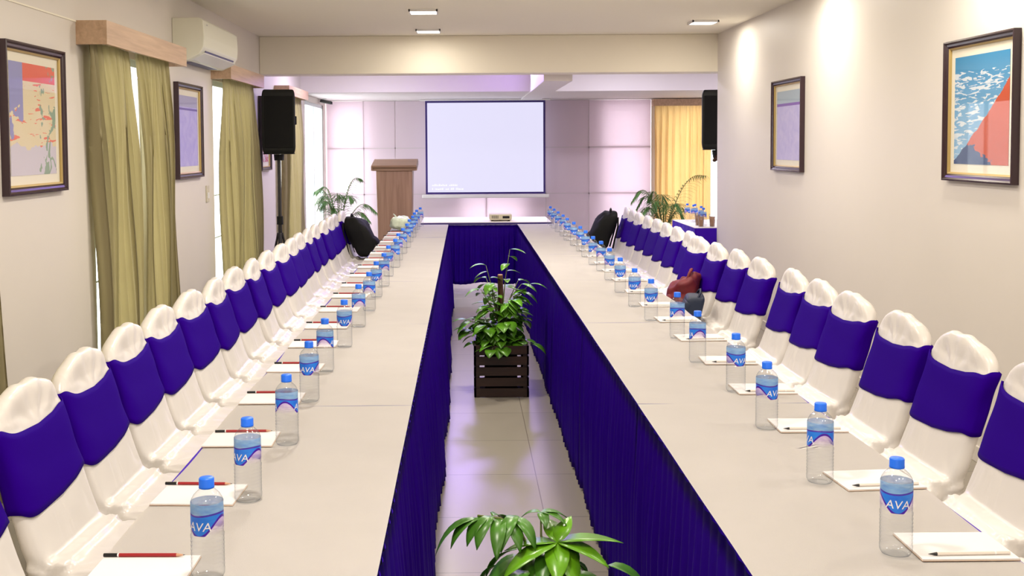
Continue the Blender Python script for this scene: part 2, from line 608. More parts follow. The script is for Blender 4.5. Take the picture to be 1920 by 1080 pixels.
bm = bmesh.new(); box(bm, XE, XE + 0.2, YW - 0.2, YB, 0, CEIL); box(bm, XR + 0.2, XE, YW - 0.2, YW, 0, CEIL)
struct(obj('wall_side_bay', bm, M['rear']))
# rear wall with three window openings behind the panels and one behind the golden curtain
BW = [(-1.93, -1.42, 0.0, 2.1), (-0.02, 0.85, 0.15, 0.83), (2.02, 2.62, 0.05, 2.1), (2.80, 4.2, 0.25, 2.1)]
bm = bmesh.new()
xs = XL - 0.2
for (a, b, z0, z1) in BW:
    box(bm, xs, a, YB + 0.12, YB + 0.28, 0, CEIL)
    if z0 > 0:
        box(bm, a, b, YB + 0.12, YB + 0.28, 0, z0)
    box(bm, a, b, YB + 0.12, YB + 0.28, z1, CEIL)
    xs = b
box(bm, xs, XE + 0.2, YB + 0.12, YB + 0.28, 0, CEIL)
box(bm, XL - 0.2, XE + 0.2, YB, YB + 0.12, 2.19, CEIL)
box(bm, 2.69, 2.78, YB, YB + 0.12, 0, 2.19)
box(bm, 4.25, XE + 0.2, YB, YB + 0.12, 0, 2.19)
struct(obj('wall_back', bm, M['rear']))
# beams
bm = bmesh.new(); box(bm, XL, XR + 0.2, YW, YW + 0.3, 2.25, CEIL); bevel(bm, 0.008)
struct(obj('trim_1', bm, M['beam']))
bm = bmesh.new(); box(bm, XL, XE, 13.6, YB, 2.20, CEIL)
struct(obj('trim_2', bm, M['rear']))
bm = bmesh.new(); box(bm, 0.80, 1.09, YW + 0.3, YB, 2.185, CEIL); bevel(bm, 0.006)
struct(obj('trim_3', bm, M['rear']))
bm = bmesh.new(); box(bm, XL, XL + 0.006, YF, 5.75, 2.195, 2.203)
struct(obj('trim_4', bm, M['ceil']))
for nm, b in (('baseboard_left', (XL, XL + 0.012, YF, 13.95, 0, 0.08)), ('baseboard_right', (XR - 0.012, XR, YF, YW, 0, 0.08))):
    struct(BX(nm, b, M['wall'], None, 0.003))
# white rear panels (columns x rows) with fine gaps between them
bm = bmesh.new()
cols = [-1.985, -1.452, -0.998, 0.31, 1.169, 1.79, 2.683]
rows = [0.0, 0.845, 1.51, 2.188]
for a, b in zip(cols, cols[1:]):
    for c, d in zip(rows, rows[1:]):
        box(bm, a + 0.005, b - 0.005, YB - 0.006, YB + 0.004, c + 0.005, d - 0.005)
struct(obj('wall_back_panels', bm, M['panel']))
bm = bmesh.new()
for a in cols[1:-1]:
    box(bm, a - 0.011, a + 0.011, YB + 0.006, YB + 0.02, 0, 2.19)
for c in rows[1:-1]:
    box(bm, cols[0], cols[-1], YB + 0.006, YB + 0.02, c - 0.011, c + 0.011)
struct(obj('trim_5', bm, M['rear']))

wi = 0
for (a, b, z0, z1) in WIN:
    wi += 1
    w = struct(empty('window_%d' % wi, (XL - 0.03, (a + b) / 2, z0)))
    bm = bmesh.new()
    h, hw = z1 - z0, (b - a) / 2
    for bx in ((-0.02, 0.02, -hw, -hw + 0.045, 0, h), (-0.02, 0.02, hw - 0.045, hw, 0, h), (-0.02, 0.02, -hw, hw, 0, 0.045), (-0.02, 0.02, -hw, hw, h - 0.045, h), (-0.018, 0.018, -0.02, 0.02, 0.04, h - 0.04)):
        box(bm, *bx)
    obj('window_frame', bm, M['winframe'], w)
    bm = bmesh.new(); box(bm, -0.003, 0.003, -hw + 0.04, hw - 0.04, 0.04, h - 0.04)
    obj('window_pane', bm, M['pane'], w)
    bm = bmesh.new()
    if wi < 5:
        for zb in (0.52, 0.86):
            tube(bm, [(0.026, -hw, zb), (0.026, hw, zb)], 0.006, 6)
        obj('window_bars', bm, M['winframe'], w)
    else:
        bm.free()
w = struct(empty('window_6', (3.5, YB + 0.2, 0.25)))
bm = bmesh.new()
for bx in ((-0.7, -0.65, -0.02, 0.02, 0, 1.85), (0.65, 0.7, -0.02, 0.02, 0, 1.85), (-0.7, 0.7, -0.02, 0.02, 0, 0.05), (-0.7, 0.7, -0.02, 0.02, 1.80, 1.85), (-0.02, 0.02, -0.02, 0.02, 0, 1.85)):
    box(bm, *bx)
obj('window_frame', bm, M['winframe'], w)
BX('window_pane', (-0.66, 0.66, -0.003, 0.003, 0.04, 1.81), M['pane'], w)

# ---------------------------------------------------------------- ceiling lights
for i, (x, y) in enumerate(FRONT_LAMPS):
    if i not in (0, 1, 6):
        continue
    t = empty('ceiling_light', (x, y, CEIL))
    h = 0.115
    bm = bmesh.new()
    for bx in ((-h, h, -h, -h + 0.012, -0.018, 0), (-h, h, h - 0.012, h, -0.018, 0), (-h, -h + 0.012, -h, h, -0.018, 0), (h - 0.012, h, -h, h, -0.018, 0)):
        box(bm, *bx)
    obj('light_frame', bm, M['white'], t)
    BX('diffuser', (-h + 0.012, h - 0.012, -h + 0.012, h - 0.012, -0.016, -0.004), M['lampface'], t)
    if i == 0:
        lab = 'lit square flush ceiling light close to the cross beam, above the curtain-side table'
    elif i == 1:
        lab = 'lit square flush ceiling light, larger and higher of the pair above the curtain-side table'
    elif i == 6:
        lab = 'lit square flush ceiling light near the plain wall with the framed pictures'
    else:
        lab = 'square flush ceiling light like those over the tables'
    tag(t, lab, 'ceiling light', 'flush ceiling lights')

# ---------------------------------------------------------------- pelmets and curtains


def pelmet(name, y0, y1, z0, z1, label, m=None):
    t = empty(name, (XL, (y0 + y1) / 2, z0))
    hw, h = (y1 - y0) / 2, z1 - z0
    bm = bmesh.new()
    box(bm, 0.14, 0.16, -hw, hw, 0, h); box(bm, 0, 0.14, -hw, -hw + 0.02, 0, h); box(bm, 0, 0.14, hw - 0.02, hw, 0, h)
    box(bm, 0, 0.14, -hw + 0.02, hw - 0.02, h - 0.015, h)
    obj('pelmet_board', bm, M['oak'], t)
    bm = bmesh.new(); tube(bm, [(0.09, -hw + 0.02, h - 0.04), (0.09, hw - 0.02, h - 0.04)], 0.008, 8)
    obj('curtain_rail', bm, M['metal'], t)
    return tag(t, label, 'pelmet', 'wooden pelmets over the windows')


def curtain_mesh(w_t, w_b, s_b, zt, zb, folds, amp, seed, axis='y'):
    """one hanging cloth: gathered header, folds that deepen and drift downwards; local origin at the top start"""
    bm = bmesh.new()
    r = random.Random(seed)
    ph = [r.uniform(-0.3, 0.3) for _ in range(folds + 3)]
    am = [r.uniform(0.55, 1.25) for _ in range(folds + 3)]
    nu, nv = folds * 10, 30

    def fn(u, v):
        z = zt + (zb - zt) * v
        k = u * folds
        i = int(k)
        f = k - i
        a = am[i] * (1 - f) + am[i + 1] * f
        p = ph[i] * (1 - f) + ph[i + 1] * f
        ease = v ** 0.6
        head = math.exp(-(v / 0.05) ** 2)
        y = u * (w_t + (w_b - w_t) * ease) + s_b * ease
        wob = 0.012 * math.sin(7 * v + 9 * u + seed)
        d = amp * (0.35 + 0.65 * min(1, v * 4)) * a * math.sin(2 * PI * (k + p * min(1, v * 3)))
        d += 0.008 * head * math.sin(2 * PI * k * 3)
        y += 0.018 * (1 - head) * math.sin(4 * PI * (k + p)) * a * 0.4
        if axis == 'y':
            return (d + wob, y, z)
        return (y, d + wob, z)
    grid(bm, fn, nu, nv)
    ret = bmesh.ops.solidify(bm, geom=list(bm.faces), thickness=0.003)
    return bm


def curtain(name, X, y0, w_t, w_b, s_b, zt, zb, folds, amp, seed, label, m, axis='y', group='olive curtains along the wall'):
    loc = (X, y0, 0) if axis == 'y' else (y0, X, 0)
    o = obj(name, curtain_mesh(w_t, w_b, s_b, zt, zb, folds, amp, seed, axis), m, None, True, loc)
    return tag(o, label, 'curtain', group)


pelmet('pelmet', 5.755, 7.40, 2.082, 2.205, 'wooden pelmet box beside the air conditioner, over the curtain parted at top')
pelmet('pelmet', 8.80, 10.25, 2.085, 2.20, 'pinkish wooden pelmet box just past the air conditioner')
pelmet('pelmet', 11.72, 13.15, 2.09, 2.19, 'small wooden pelmet box behind the black wall-side loudspeaker')
pelmet('pelmet', 2.5, 4.30, 2.082, 2.205, 'wooden pelmet box over the window closest to the camera')
XC = XL + 0.07
curtain('curtain', XC - 0.01, 5.785, 0.69, 0.72, 0.16, 2.10, 0.06, 9, 0.034, 3, 'olive curtain panel beside the red picture, near half of a parted pair', M['curtain'])
curtain('curtain', XC + 0.012, 6.54, 0.65, 0.72, 0.09, 2.10, 0.06, 10, 0.034, 5, 'olive curtain panel, far half of the parted pair by the violet picture', M['curtain'])
curtain('curtain', XC, 8.86, 1.34, 1.60, 0.02, 2.10, 0.06, 17, 0.036, 8, 'olive curtain between the violet picture and the black loudspeaker', M['curtain'])
curtain('curtain', XC, 11.78, 1.30, 1.55, -0.02, 2.10, 0.06, 12, 0.04, 11, 'olive curtain behind the loudspeaker, next to the bright bare window', M['curtain'])
curtain('curtain', XC, 2.62, 1.55, 2.13, 0.02, 2.10, 0.06, 11, 0.03, 15, 'olive curtain closest to the camera, mostly cut off beside the bare wall', M['curtain'])
t = empty('pelmet', (3.45, YB, 2.09))
bm = bmesh.new(); box(bm, -0.76, 0.80, -0.16, -0.14, 0, 0.10); box(bm, -0.76, -0.74, -0.14, 0, 0, 0.10); box(bm, 0.78, 0.80, -0.14, 0, 0, 0.10); box(bm, -0.74, 0.78, -0.14, 0, 0.085, 0.10)
obj('pelmet_board', bm, M['oak'], t)
bm = bmesh.new(); tube(bm, [(-0.74, -0.09, 0.06), (0.78, -0.09, 0.06)], 0.008, 8)
obj('curtain_rail', bm, M['metal'], t)
tag(t, 'orange-brown wooden pelmet over the golden curtain on the rear wall', 'pelmet', 'wooden pelmets over the windows')
curtain('curtain', YB - 0.09, 2.725, 0.82, 0.80, 0.0, 2.11, 0.05, 9, 0.03, 21, 'golden yellow backlit curtain on the rear wall behind the palm', M['gold'], 'x', 'golden curtain')

# ---------------------------------------------------------------- air conditioner
t = empty('air_conditioner', (XL, 8.215, 2.15))
prof = [(0, 0.0), (0.10, -0.005), (0.185, 0.035), (0.215, 0.085), (0.222, 0.16), (0.215, 0.265), (0.19, 0.285), (0, 0.285)]
bm = bmesh.new()
A = [bm.verts.new((x, -0.565, z)) for x, z in prof]; B = [bm.verts.new((x, 0.565, z)) for x, z in prof]
bm.faces.new(A); bm.faces.new(B[::-1])
for i in range(len(prof)):
    j = (i + 1) % len(prof)
    bm.faces.new((A[i], B[i], B[j], A[j]))
bevel(bm, 0.006)
obj('ac_body', bm, M['ac'], t)
bm = bmesh.new(); box(bm, 0.0, 0.10, -0.50, 0.50, -0.004, 0.004, Matrix.Translation((0.118, 0, 0.004)) @ Matrix.Rotation(R(-26), 4, 'Y')); bevel(bm, 0.002)
obj('louvre', bm, M['white'], t)
bm = bmesh.new(); box(bm, 0.0, 0.014, -0.47, 0.47, -0.002, 0.002, Matrix.Translation((0.200, 0, 0.052)) @ Matrix.Rotation(R(-62), 4, 'Y')); box(bm, 0.02, 0.09, -0.4, 0.4, -0.0075, -0.0045)
obj('air_slot', bm, M['acdark'], t)
bm = bmesh.new(); box(bm, 0.2235, 0.2245, -0.50, -0.47, 0.235, 0.243)
obj('badge', bm, M['metal'], t)
tag(t, 'cream wall-mounted split air conditioner between the two wooden pelmets', 'air conditioner')

# ---------------------------------------------------------------- pictures


def picture(X, y0, y1, z0, z1, side, art, label, border=0.085, fw=0.034):
    """side +1: hangs on the curtained wall facing +x; -1: on the plain wall facing -x"""
    t = empty('framed_picture', (X, (y0 + y1) / 2, z0))
    if side < 0:
        t.rotation_euler = (0, 0, PI)
    hw, h = (y1 - y0) / 2, z1 - z0
    bm = bmesh.new()
    # moulded profile: outer high edge, inner slope
    pr = [(0.0, 0.0), (0.0, 0.034), (0.008, 0.036), (0.016, 0.028), (0.026, 0.026), (fw, 0.018), (fw, 0.0)]
    loops = []
    for inset, d in pr:
        loops.append([bm.verts.new((d, s * (hw - inset), z)) for s, z in ((-1, inset), (1, inset), (1, h - inset), (-1, h - inset))])
    for a, b in zip(loops, loops[1:]):
        for k in range(4):
            bm.faces.new((a[k], a[(k + 1) % 4], b[(k + 1) % 4], b[k]))
    obj('frame_moulding', bm, M['frame'], t)
    bm = bmesh.new()
    lo = []
    for inset, d in ((fw, 0.0), (fw, 0.019), (fw + 0.009, 0.014), (fw + 0.009, 0.0)):
        lo.append([bm.verts.new((d, s * (hw - inset), z)) for s, z in ((-1, inset), (1, inset), (1, h - inset), (-1, h - inset))])
    for a, b in zip(lo, lo[1:]):
        for k in range(4):
            bm.faces.new((a[k], a[(k + 1) % 4], b[(k + 1) % 4], b[k]))
    obj('gilt_slip', bm, M['gilt'], t)
    BX('mount_board', (0.001, 0.006, -hw + fw, hw - fw, fw, h - fw), M['mount'], t)
    bm = bmesh.new()
    i = border
    flip = 1 if side > 0 else -1
    grid(bm, lambda u, v: (0.0075, (u - 0.5) * 2 * (hw - i), i + v * (h - 2 * i)), 1, 1, uv=True)
    if side > 0:
        pass
    else:
        # on the plain wall the picture's own left-to-right runs the other way in local y
        lay = bm.loops.layers.uv.verify()
    a = obj('art_print', bm, art, t)
    BX('glass_pane', (0.0095, 0.0115, -hw + fw - 0.004, hw - fw + 0.004, fw - 0.004, h - fw + 0.004), M['glass'], t)
    return tag(t, label, 'framed picture', 'dark framed pictures on the side walls')


picture(XL, 4.79, 5.505, 1.34, 2.02, 1, art_mat('art_red', 'red'), 'dark framed print of red and cream shapes beside the parted olive curtain')
picture(XL, 7.66, 8.385, 1.325, 2.0, 1, art_mat('art_violet', 'violet'), 'dark framed pale violet print below the air conditioner')
picture(XL, 10.80, 11.34, 1.31, 2.04, 1, art_mat('art_small', 'small'), 'framed red and white picture half hidden behind the black loudspeaker')
picture(XR, 4.962, 5.695, 1.355, 2.055, -1, art_mat('art_orange', 'orange'), 'dark framed blue and orange-red print on the plain wall')
picture(XR, 8.10, 8.88, 1.335, 2.035, -1, art_mat('art_lilac', 'lilac'), 'dark framed pale lilac print on the plain wall near the rear bay')

# light switch, cctv camera
t = empty('light_switch', (XL, 8.60, 1.12))
BX('switch_plate', (0, 0.008, -0.045, 0.045, 0, 0.13), M['beige'], t, 0.003)
BX('switch_rocker', (0.008, 0.013, -0.02, 0.02, 0.03, 0.075), M['white'], t, 0.001)
tag(t, 'cream light switch plate on the wall beside the second olive curtain', 'light switch')
t = empty('security_camera', (-1.93, 15.35, 2.20))
bm = bmesh.new(); lathe(bm, [(0, 0), (0.03, 0), (0.03, -0.012), (0, -0.012)], 16); obj('camera_mount', bm, M['white'], t)
bm = bmesh.new(); box(bm, -0.05, 0.11, -0.03, 0.03, -0.06, -0.015, Matrix.Rotation(R(12), 4, 'Y')); bevel(bm, 0.01); obj('camera_body', bm, M['legm'], t)
bm = bmesh.new(); lathe(bm, [(0, 0), (0.02, 0), (0.02, 0.012), (0, 0.012)], 16); bmesh.ops.transform(bm, matrix=Matrix.Translation((0.10, 0, -0.06)) @ Matrix.Rotation(R(90), 4, 'Y'), verts=bm.verts); obj('camera_lens', bm, M['lens'], t)
tag(t, 'small dark security camera under the soffit above the bare window', 'camera')

# ---------------------------------------------------------------- projection screen
t = empty('projection_screen', (0.295, 15.72, 0.80))
BX('top_casing', (-0.92, 0.92, -0.035, 0.035, 1.375, 1.395), M['white'], t, 0.006)
sw0, sw1 = -0.848, 0.848
z0, z1 = 0.055, 1.375
bm = bmesh.new()
b_ = 0.028
for bx in ((sw0, sw0 + b_, -0.003, 0, z0, z1), (sw1 - b_, sw1, -0.003, 0, z0, z1), (sw0 + b_, sw1 - b_, -0.003, 0, z0, z0 + b_), (sw0 + b_, sw1 - b_, -0.003, 0, z1 - b_, z1)):
    box(bm, *bx)
obj('screen_border', bm, M['screenborder'], t)
s = BX('screen_fabric', (sw0 + b_, sw1 - b_, -0.0035, -0.0005, z0 + b_, z1 - b_), M['screenimg'], t)
bm = bmesh.new()
r2 = random.Random(4)
for zz, x1 in ((0.17, 0.44), (0.115, 0.56)):
    x = sw0 + 0.09
    while x < sw0 + x1:
        w = r2.uniform(0.008, 0.022)
        box(bm, x, x + w, -0.0045, -0.0035, zz, zz + r2.uniform(0.018, 0.032))
        x += w + (0.03 if r2.random() < 0.18 else 0.006)
obj('faint_caption', bm, M['caption'], s)
BX('bottom_bar', (-0.90, 0.90, -0.025, 0.025, 0.0, 0.05), M['white'], t, 0.01)
tag(t, 'white projection screen with dark blue border and lit pale lilac picture', 'projection screen')

# ---------------------------------------------------------------- podium
t = empty('podium', (-0.925, 14.75, 0))
bm = bmesh.new()
prof = [(0.215, 0.0), (0.235, 1.22)]
vs = []
for z, wx, y0, y1 in ((0.03, 0.215, -0.2, 0.2), (1.27, 0.24, -0.2, 0.2)):
    vs.append([bm.verts.new((s * wx, y, z)) for s, y in ((-1, y0), (1, y0), (1, y1), (-1, y1))])
for k in range(4):
    bm.faces.new((vs[0][k], vs[0][(k + 1) % 4], vs[1][(k + 1) % 4], vs[1][k]))
bm.faces.new(vs[0]); bm.faces.new(vs[1])
bevel(bm, 0.008)
obj('podium_body', bm, M['podium'], t)
bm = bmesh.new(); box(bm, -0.295, 0.295, -0.26, 0.27, 0, 0.03, Matrix.Translation((0, 0, 1.30)) @ Matrix.Rotation(R(8), 4, 'X'))
box(bm, -0.285, 0.285, -0.23, -0.21, -0.05, 0.0, Matrix.Translation((0, 0, 1.30)) @ Matrix.Rotation(R(8), 4, 'X'))
bevel(bm, 0.004)
for s_ in (-1, 1):
    box(bm, s_ * 0.29 - 0.01, s_ * 0.29 + 0.01, -0.24, 0.24, -0.045, 0.012, Matrix.Translation((0, 0, 1.30)) @ Matrix.Rotation(R(8), 4, 'X'))
obj('podium_top', bm, M['podium_top'], t)
BX('podium_base', (-0.26, 0.26, -0.23, 0.23, 0, 0.04), M['podium_top'], t, 0.006)
tag(t, 'brown wooden podium standing beside the projection screen', 'podium')

# ---------------------------------------------------------------- loudspeakers on tripod stands


def loudspeaker(loc, rz, label, stand_label):
    if stand_label:
        speaker_stand(loc, rz, stand_label)
    t = empty('loudspeaker', loc, rz)
    bm = bmesh.new()
    out = [(-0.155, 0.15), (0.155, 0.15), (0.155, -0.02), (0.10, -0.15), (-0.10, -0.15), (-0.155, -0.02)]
    lv = []
    for z, sc_ in ((0.0, 0.90), (0.03, 0.97), (0.07, 1.0), (0.55, 1.0), (0.585, 0.97), (0.61, 0.90)):
        lv.append([bm.verts.new((x * sc_, y * sc_, z)) for x, y in out])
    for a, b in zip(lv, lv[1:]):
        for k in range(6):
            bm.faces.new((a[k], a[(k + 1) % 6], b[(k + 1) % 6], b[k]))
    bm.faces.new(lv[0]); bm.faces.new(lv[-1])
    bevel(bm, 0.012, 3)
    obj('cabinet', bm, M['black'], t)
    bm = bmesh.new(); box(bm, -0.135, 0.135, 0.146, 0.156, 0.06, 0.55); bevel(bm, 0.004)
    g = obj('grille', bm, M['blackcloth'], t)
    bm = bmesh.new(); box(bm, -0.17, -0.150, -0.07, 0.07, 0.28, 0.36); bevel(bm, 0.006)
    obj('handle', bm, M['blackcloth'], t)
    return tag(t, label, 'loudspeaker', 'black loudspeakers')


def speaker_stand(loc, rz, stand_label):
    st = empty('speaker_stand', (loc[0], loc[1], 0), rz)
    bm = bmesh.new(); tube(bm, [(0, 0, 0.12), (0, 0, 0.85)], 0.019, 12); tube(bm, [(0, 0, 0.85), (0, 0, loc[2] - 0.02)], 0.0165, 12)
    obj('pole', bm, M['legm'], st)
    bm = bmesh.new(); lathe(bm, [(0, 0.80), (0.03, 0.80), (0.03, 0.88), (0, 0.88)], 16)
    obj('collar', bm, M['black'], st)
    bm = bmesh.new(); lathe(bm, [(0, loc[2] - 0.06), (0.045, loc[2] - 0.06), (0.05, loc[2] - 0.002), (0, loc[2] - 0.002)], 16)
    obj('speaker_mount', bm, M['black'], st)
    for k in range(3):
        a = R(90 + 120 * k)
        c, s = math.cos(a), math.sin(a)
        bm = bmesh.new(); tube(bm, [(0.02 * c, 0.02 * s, 0.72), (0.20 * c, 0.20 * s, 0.012)], 0.011, 8)
        tube(bm, [(0.012 * c, 0.012 * s, 0.18), (0.12 * c, 0.12 * s, 0.32)], 0.007, 8)
        obj('leg', bm, M['legm'], st)
    tag(st, stand_label, 'speaker stand', 'tripod speaker stands')


loudspeaker((-1.775, 10.62, 1.475), R(190), 'black loudspeaker on a stand in front of the olive curtains', 'thin dark speaker stand by the olive curtains')
spk = loudspeaker((2.595, 11.42, 1.485), R(170), 'black loudspeaker half hidden by the end of the plain wall', None)
bm = bmesh.new(); tube(bm, [(0.0, 0.0, 0.0), (0.0, 0.0, -0.06), (0.02, 0.16, -0.10), (0.05, 0.50, -0.10)], 0.018, 10)
br = obj('wall_bracket', bm, M['bark'], spk, True)
bm = bmesh.new(); lathe(bm, [(0, -0.10), (0.035, -0.10), (0.05, -0.02), (0.05, -0.002), (0, -0.002)], 16); obj('bracket_cup', bm, M['black'], spk, True)

# ---------------------------------------------------------------- conference tables
ZT = 0.75
YS = [1.82 + 1.56 * k for k in range(7)]


def skirt_mesh(x, y0, y1, zt, zb, sgn, seed, flare=0.03, pitch=0.07, axis='y'):
    """pleated skirting hanging from a table edge; sgn is the outward side"""
    bm = bmesh.new()
    n = max(4, int((y1 - y0) / pitch))
    r = random.Random(seed)
    am = [r.uniform(0.6, 1.3) for _ in range(n + 2)]
    jit = [r.uniform(-0.25, 0.25) for _ in range(n + 2)]

    def fn(u, v):
        k = u * n
        i = int(k)
        f = k - i
        a = am[i] * (1 - f) + am[i + 1] * f
        j = jit[i] * (1 - f) + jit[i + 1] * f
        z = zt + (zb - zt) * v + (0.012 * math.sin(3 * u * PI + seed) * v if zb > 0.03 else 0)
        s = math.sin(2 * PI * (k + j * v))
        d = 0.004 + flare * 0.85 * v ** 1.3 + (0.005 + 0.017 * min(1, v * 2.5)) * a * (s * 0.5 + 0.5) + 0.006 * math.sin(9 * u + seed) * v
        yy = y0 + (y1 - y0) * u
        return (x + sgn * d, yy, z) if axis == 'y' else (yy, x + sgn * d, z)
    grid(bm, fn, n * 8, 14)
    bmesh.ops.solidify(bm, geom=list(bm.faces), thickness=0.002)
    return bm


def row_table(x0, x1, y0, y1, inner, i, side):
    """inner = x of the aisle edge"""
    n = 6
    cx, cy = (x0 + x1) / 2, (y0 + y1) / 2
    sname = 'curtain-side' if side < 0 else 'picture-side'
    t = empty('conference_table', (cx, cy, 0))
    hx, hy = (x1 - x0) / 2, (y1 - y0) / 2 - 0.0004
    BX('table_top', (-hx, hx, -hy, hy, ZT - 0.03, ZT - 0.005), M['navy'], t, 0.003)
    for sx in (-1, 1):
        for sy in (-1, 1):
            bm = bmesh.new(); tube(bm, [(sx * (hx - 0.13), sy * (hy - 0.09), 0), (sx * (hx - 0.13), sy * (hy - 0.09), ZT - 0.03)], 0.014, 8)
            obj('leg', bm, M['legm'], t)
    BX('apron', (-hx + 0.05, hx - 0.05, -hy + 0.05, hy - 0.05, ZT - 0.075, ZT - 0.03), M['legm'], t)
    tag(t, 'narrow skirted conference table, %s in the %s row' % (place(i, n), sname), 'table', 'conference tables in two rows')
    bm = bmesh.new()
    r = random.Random(i * 7 + (3 if side < 0 else 0))
    nu, nv = 8, 40
    p0 = r.uniform(0, 6)

    def fn(u, v):
        y = -hy + 2 * hy * v
        outer = hx - 0.004 - 0.005 * (0.5 + 0.5 * math.sin(3 * v * PI + p0)) - 0.004 * math.sin(11 * v + p0)
        inn = hx + 0.004
        a, b = (-outer, inn) if side < 0 else (-inn, outer)
        x = a + (b - a) * u
        z = 0.0006 * math.sin(13 * v + 5 * u + p0)
        return (x, y, z)
    grid(bm, fn, nu, nv)
    bmesh.ops.solidify(bm, geom=list(bm.faces), thickness=0.004)
    o = obj('tablecloth', bm, M['cloth'], None, False, (cx, cy, ZT))
    tag(o, 'flat cream tablecloth on the table %s, %s row' % (place(i, n), sname), 'tablecloth', 'cream tablecloths')
    zb = 0.012
    fl = 0.035 if side < 0 else 0.004
    if side < 0 and i in (2, 3):
        fl = 0.055
    s = obj('table_skirt', skirt_mesh(inner, y0 - (0.02 if side < 0 else 0.01), y1 + 0.01, ZT - 0.003, zb, 1 if side < 0 else -1, i + 5 * (side + 2), fl), M['navy'], None, True)
    tag(s, 'pleated royal blue skirting on the table %s, %s row' % (place(i, n), sname), 'table skirt', 'royal blue pleated skirting')


for i in range(6):
    row_table(-0.712, -0.172, YS[i], YS[i + 1], -0.172, i, -1)
    row_table(0.532, 1.066, YS[i], YS[i + 1], 0.532, i, 1)
# head table across the far end
t = empty('head_table', (0.215, 11.62, 0))
BX('table_top', (-0.665, 0.665, -0.42, 0.42, 0.742, 0.764), M['screenborder'], t, 0.002)
for sx in (-1, 1):
    for sy in (-1, 1):
        bm = bmesh.new(); tube(bm, [(sx * 0.6, sy * 0.34, 0), (sx * 0.6, sy * 0.34, 0.742)], 0.016, 8)
        obj('leg', bm, M['legm'], t)
tag(t, 'head table with a dark edge across the far end below the screen', 'table')
bm = bmesh.new(); box(bm, -0.66, 0.66, -0.418, 0.415, 0, 0.004)
tag(obj('tablecloth', bm, M['cloth'], None, False, (0.215, 11.62, 0.764)), 'cream cloth on the head table, under the projector', 'tablecloth', 'cream tablecloths')
o = obj('table_skirt', skirt_mesh(11.195, -0.165, 0.525, 0.742, 0.15, -1, 3, 0.0, 0.05, 'x'), M['navy'], None, True)
tag(o, 'short pleated royal blue skirting on the head table, clear of the floor', 'table skirt', 'royal blue pleated skirting')
# projector
t = empty('projector', (0.365, 11.42, 0.768))
bm = bmesh.new(); box(bm, -0.115, 0.115, -0.10, 0.10, 0.012, 0.075); bevel(bm, 0.012, 3); obj('projector_body', bm, M['beige'], t)
bm = bmesh.new(); lathe(bm, [(0, 0), (0.028, 0), (0.028, 0.03), (0.02, 0.034), (0, 0.026)], 20); bmesh.ops.transform(bm, matrix=Matrix.Translation((0.05, 0.085, 0.045)) @ Matrix.Rotation(R(-90), 4, 'X'), verts=bm.verts); obj('lens', bm, M['lens'], t)
for sx in (-0.085, 0.085):
    bm = bmesh.new(); lathe(bm, [(0, 0), (0.012, 0), (0.012, 0.014), (0, 0.014)], 12, sx, -0.07); obj('foot', bm, M['black'], t)
bm = bmesh.new(); lathe(bm, [(0, 0), (0.012, 0), (0.012, 0.014), (0, 0.014)], 12, 0, 0.07); obj('foot', bm, M['black'], t)
bm = bmesh.new()
for k in range(6):
    box(bm, -0.09 + k * 0.012, -0.085 + k * 0.012, -0.1015, -0.0995, 0.03, 0.06)
box(bm, 0.02, 0.09, -0.1015, -0.0995, 0.03, 0.055)
obj('socket_panel', bm, M['graph'], t)
tag(t, 'beige projector on the head table below the screen', 'projector')

# ---------------------------------------------------------------- side table in the rear bay
t = empty('side_table', (2.85, 11.57, 0))
BX('table_top', (-0.55, 0.55, -0.58, 0.58, 0.69, 0.71), M['oak'], t, 0.003)
for sx in (-1, 1):
    for sy in (-1, 1):
        bm = bmesh.new(); tube(bm, [(sx * 0.48, sy * 0.5, 0), (sx * 0.48, sy * 0.5, 0.69)], 0.016, 8)
        obj('leg', bm, M['legm'], t)
tag(t, 'side table draped in blue in the rear bay, carrying water bottles', 'table')
bm = bmesh.new()
loop = []
P = [(-0.57, -0.60), (0.57, -0.60), (0.57, 0.60), (-0.57, 0.60)]
pts = []
for k in range(4):
    a, b = Vector(P[k]), Vector(P[(k + 1) % 4])
    for q in range(36):
        pts.append((a.lerp(b, q / 36), (b - a).normalized()))
rings = []
for j in range(10):
    v = j / 9
    row = []
    for q, (p, d) in enumerate(pts):
        nrm = Vector((d.y, -d.x))
        off = (0.010 + 0.012 * v) * math.sin(q * 2 * PI / 6) * min(1, v * 3) + 0.012 * v
        pp = p + nrm * off
        row.append(bm.verts.new((pp.x, pp.y, 0.712 - 0.69 * v)))
    rings.append(row)
for a, b in zip(rings, rings[1:]):
    for q in range(len(pts)):
        bm.faces.new((a[q], a[(q + 1) % len(pts)], b[(q + 1) % len(pts)], b[q]))
o = obj('tablecloth', bm, M['navy'], None, True, (2.85, 11.57, 0))
tag(o, 'royal blue cloth draped to the floor over the side table', 'tablecloth')
bm = bmesh.new(); box(bm, -0.572, 0.572, -0.602, 0.602, 0.712, 0.716)
tag(obj('table_runner', bm, M['cloth'], None, False, (2.85, 11.57, 0)), 'flat cream top cloth on the blue-draped side table', 'tablecloth')

# ---------------------------------------------------------------- covered chairs
HW = 0.205


def back_section(z):
    """centre x, half thickness, half width of the chair back at height z"""
    xc = -0.215 - 0.31 * max(0.0, min(z, 0.86) - 0.46)
    if z < 0.46:
        xc = -0.215 + 0.05 * (0.46 - z) / 0.46
    w = HW
    th = 0.030
    if z > 0.82:
        q = min(1.0, (z - 0.82) / 0.115)
        w = HW * max(0.0, 1 - q ** 2.2) ** 0.55
        th = 0.030 * max(0.0, 1 - q ** 4) ** 0.5
        xc += 0.012 * q * q
    return xc, th, w


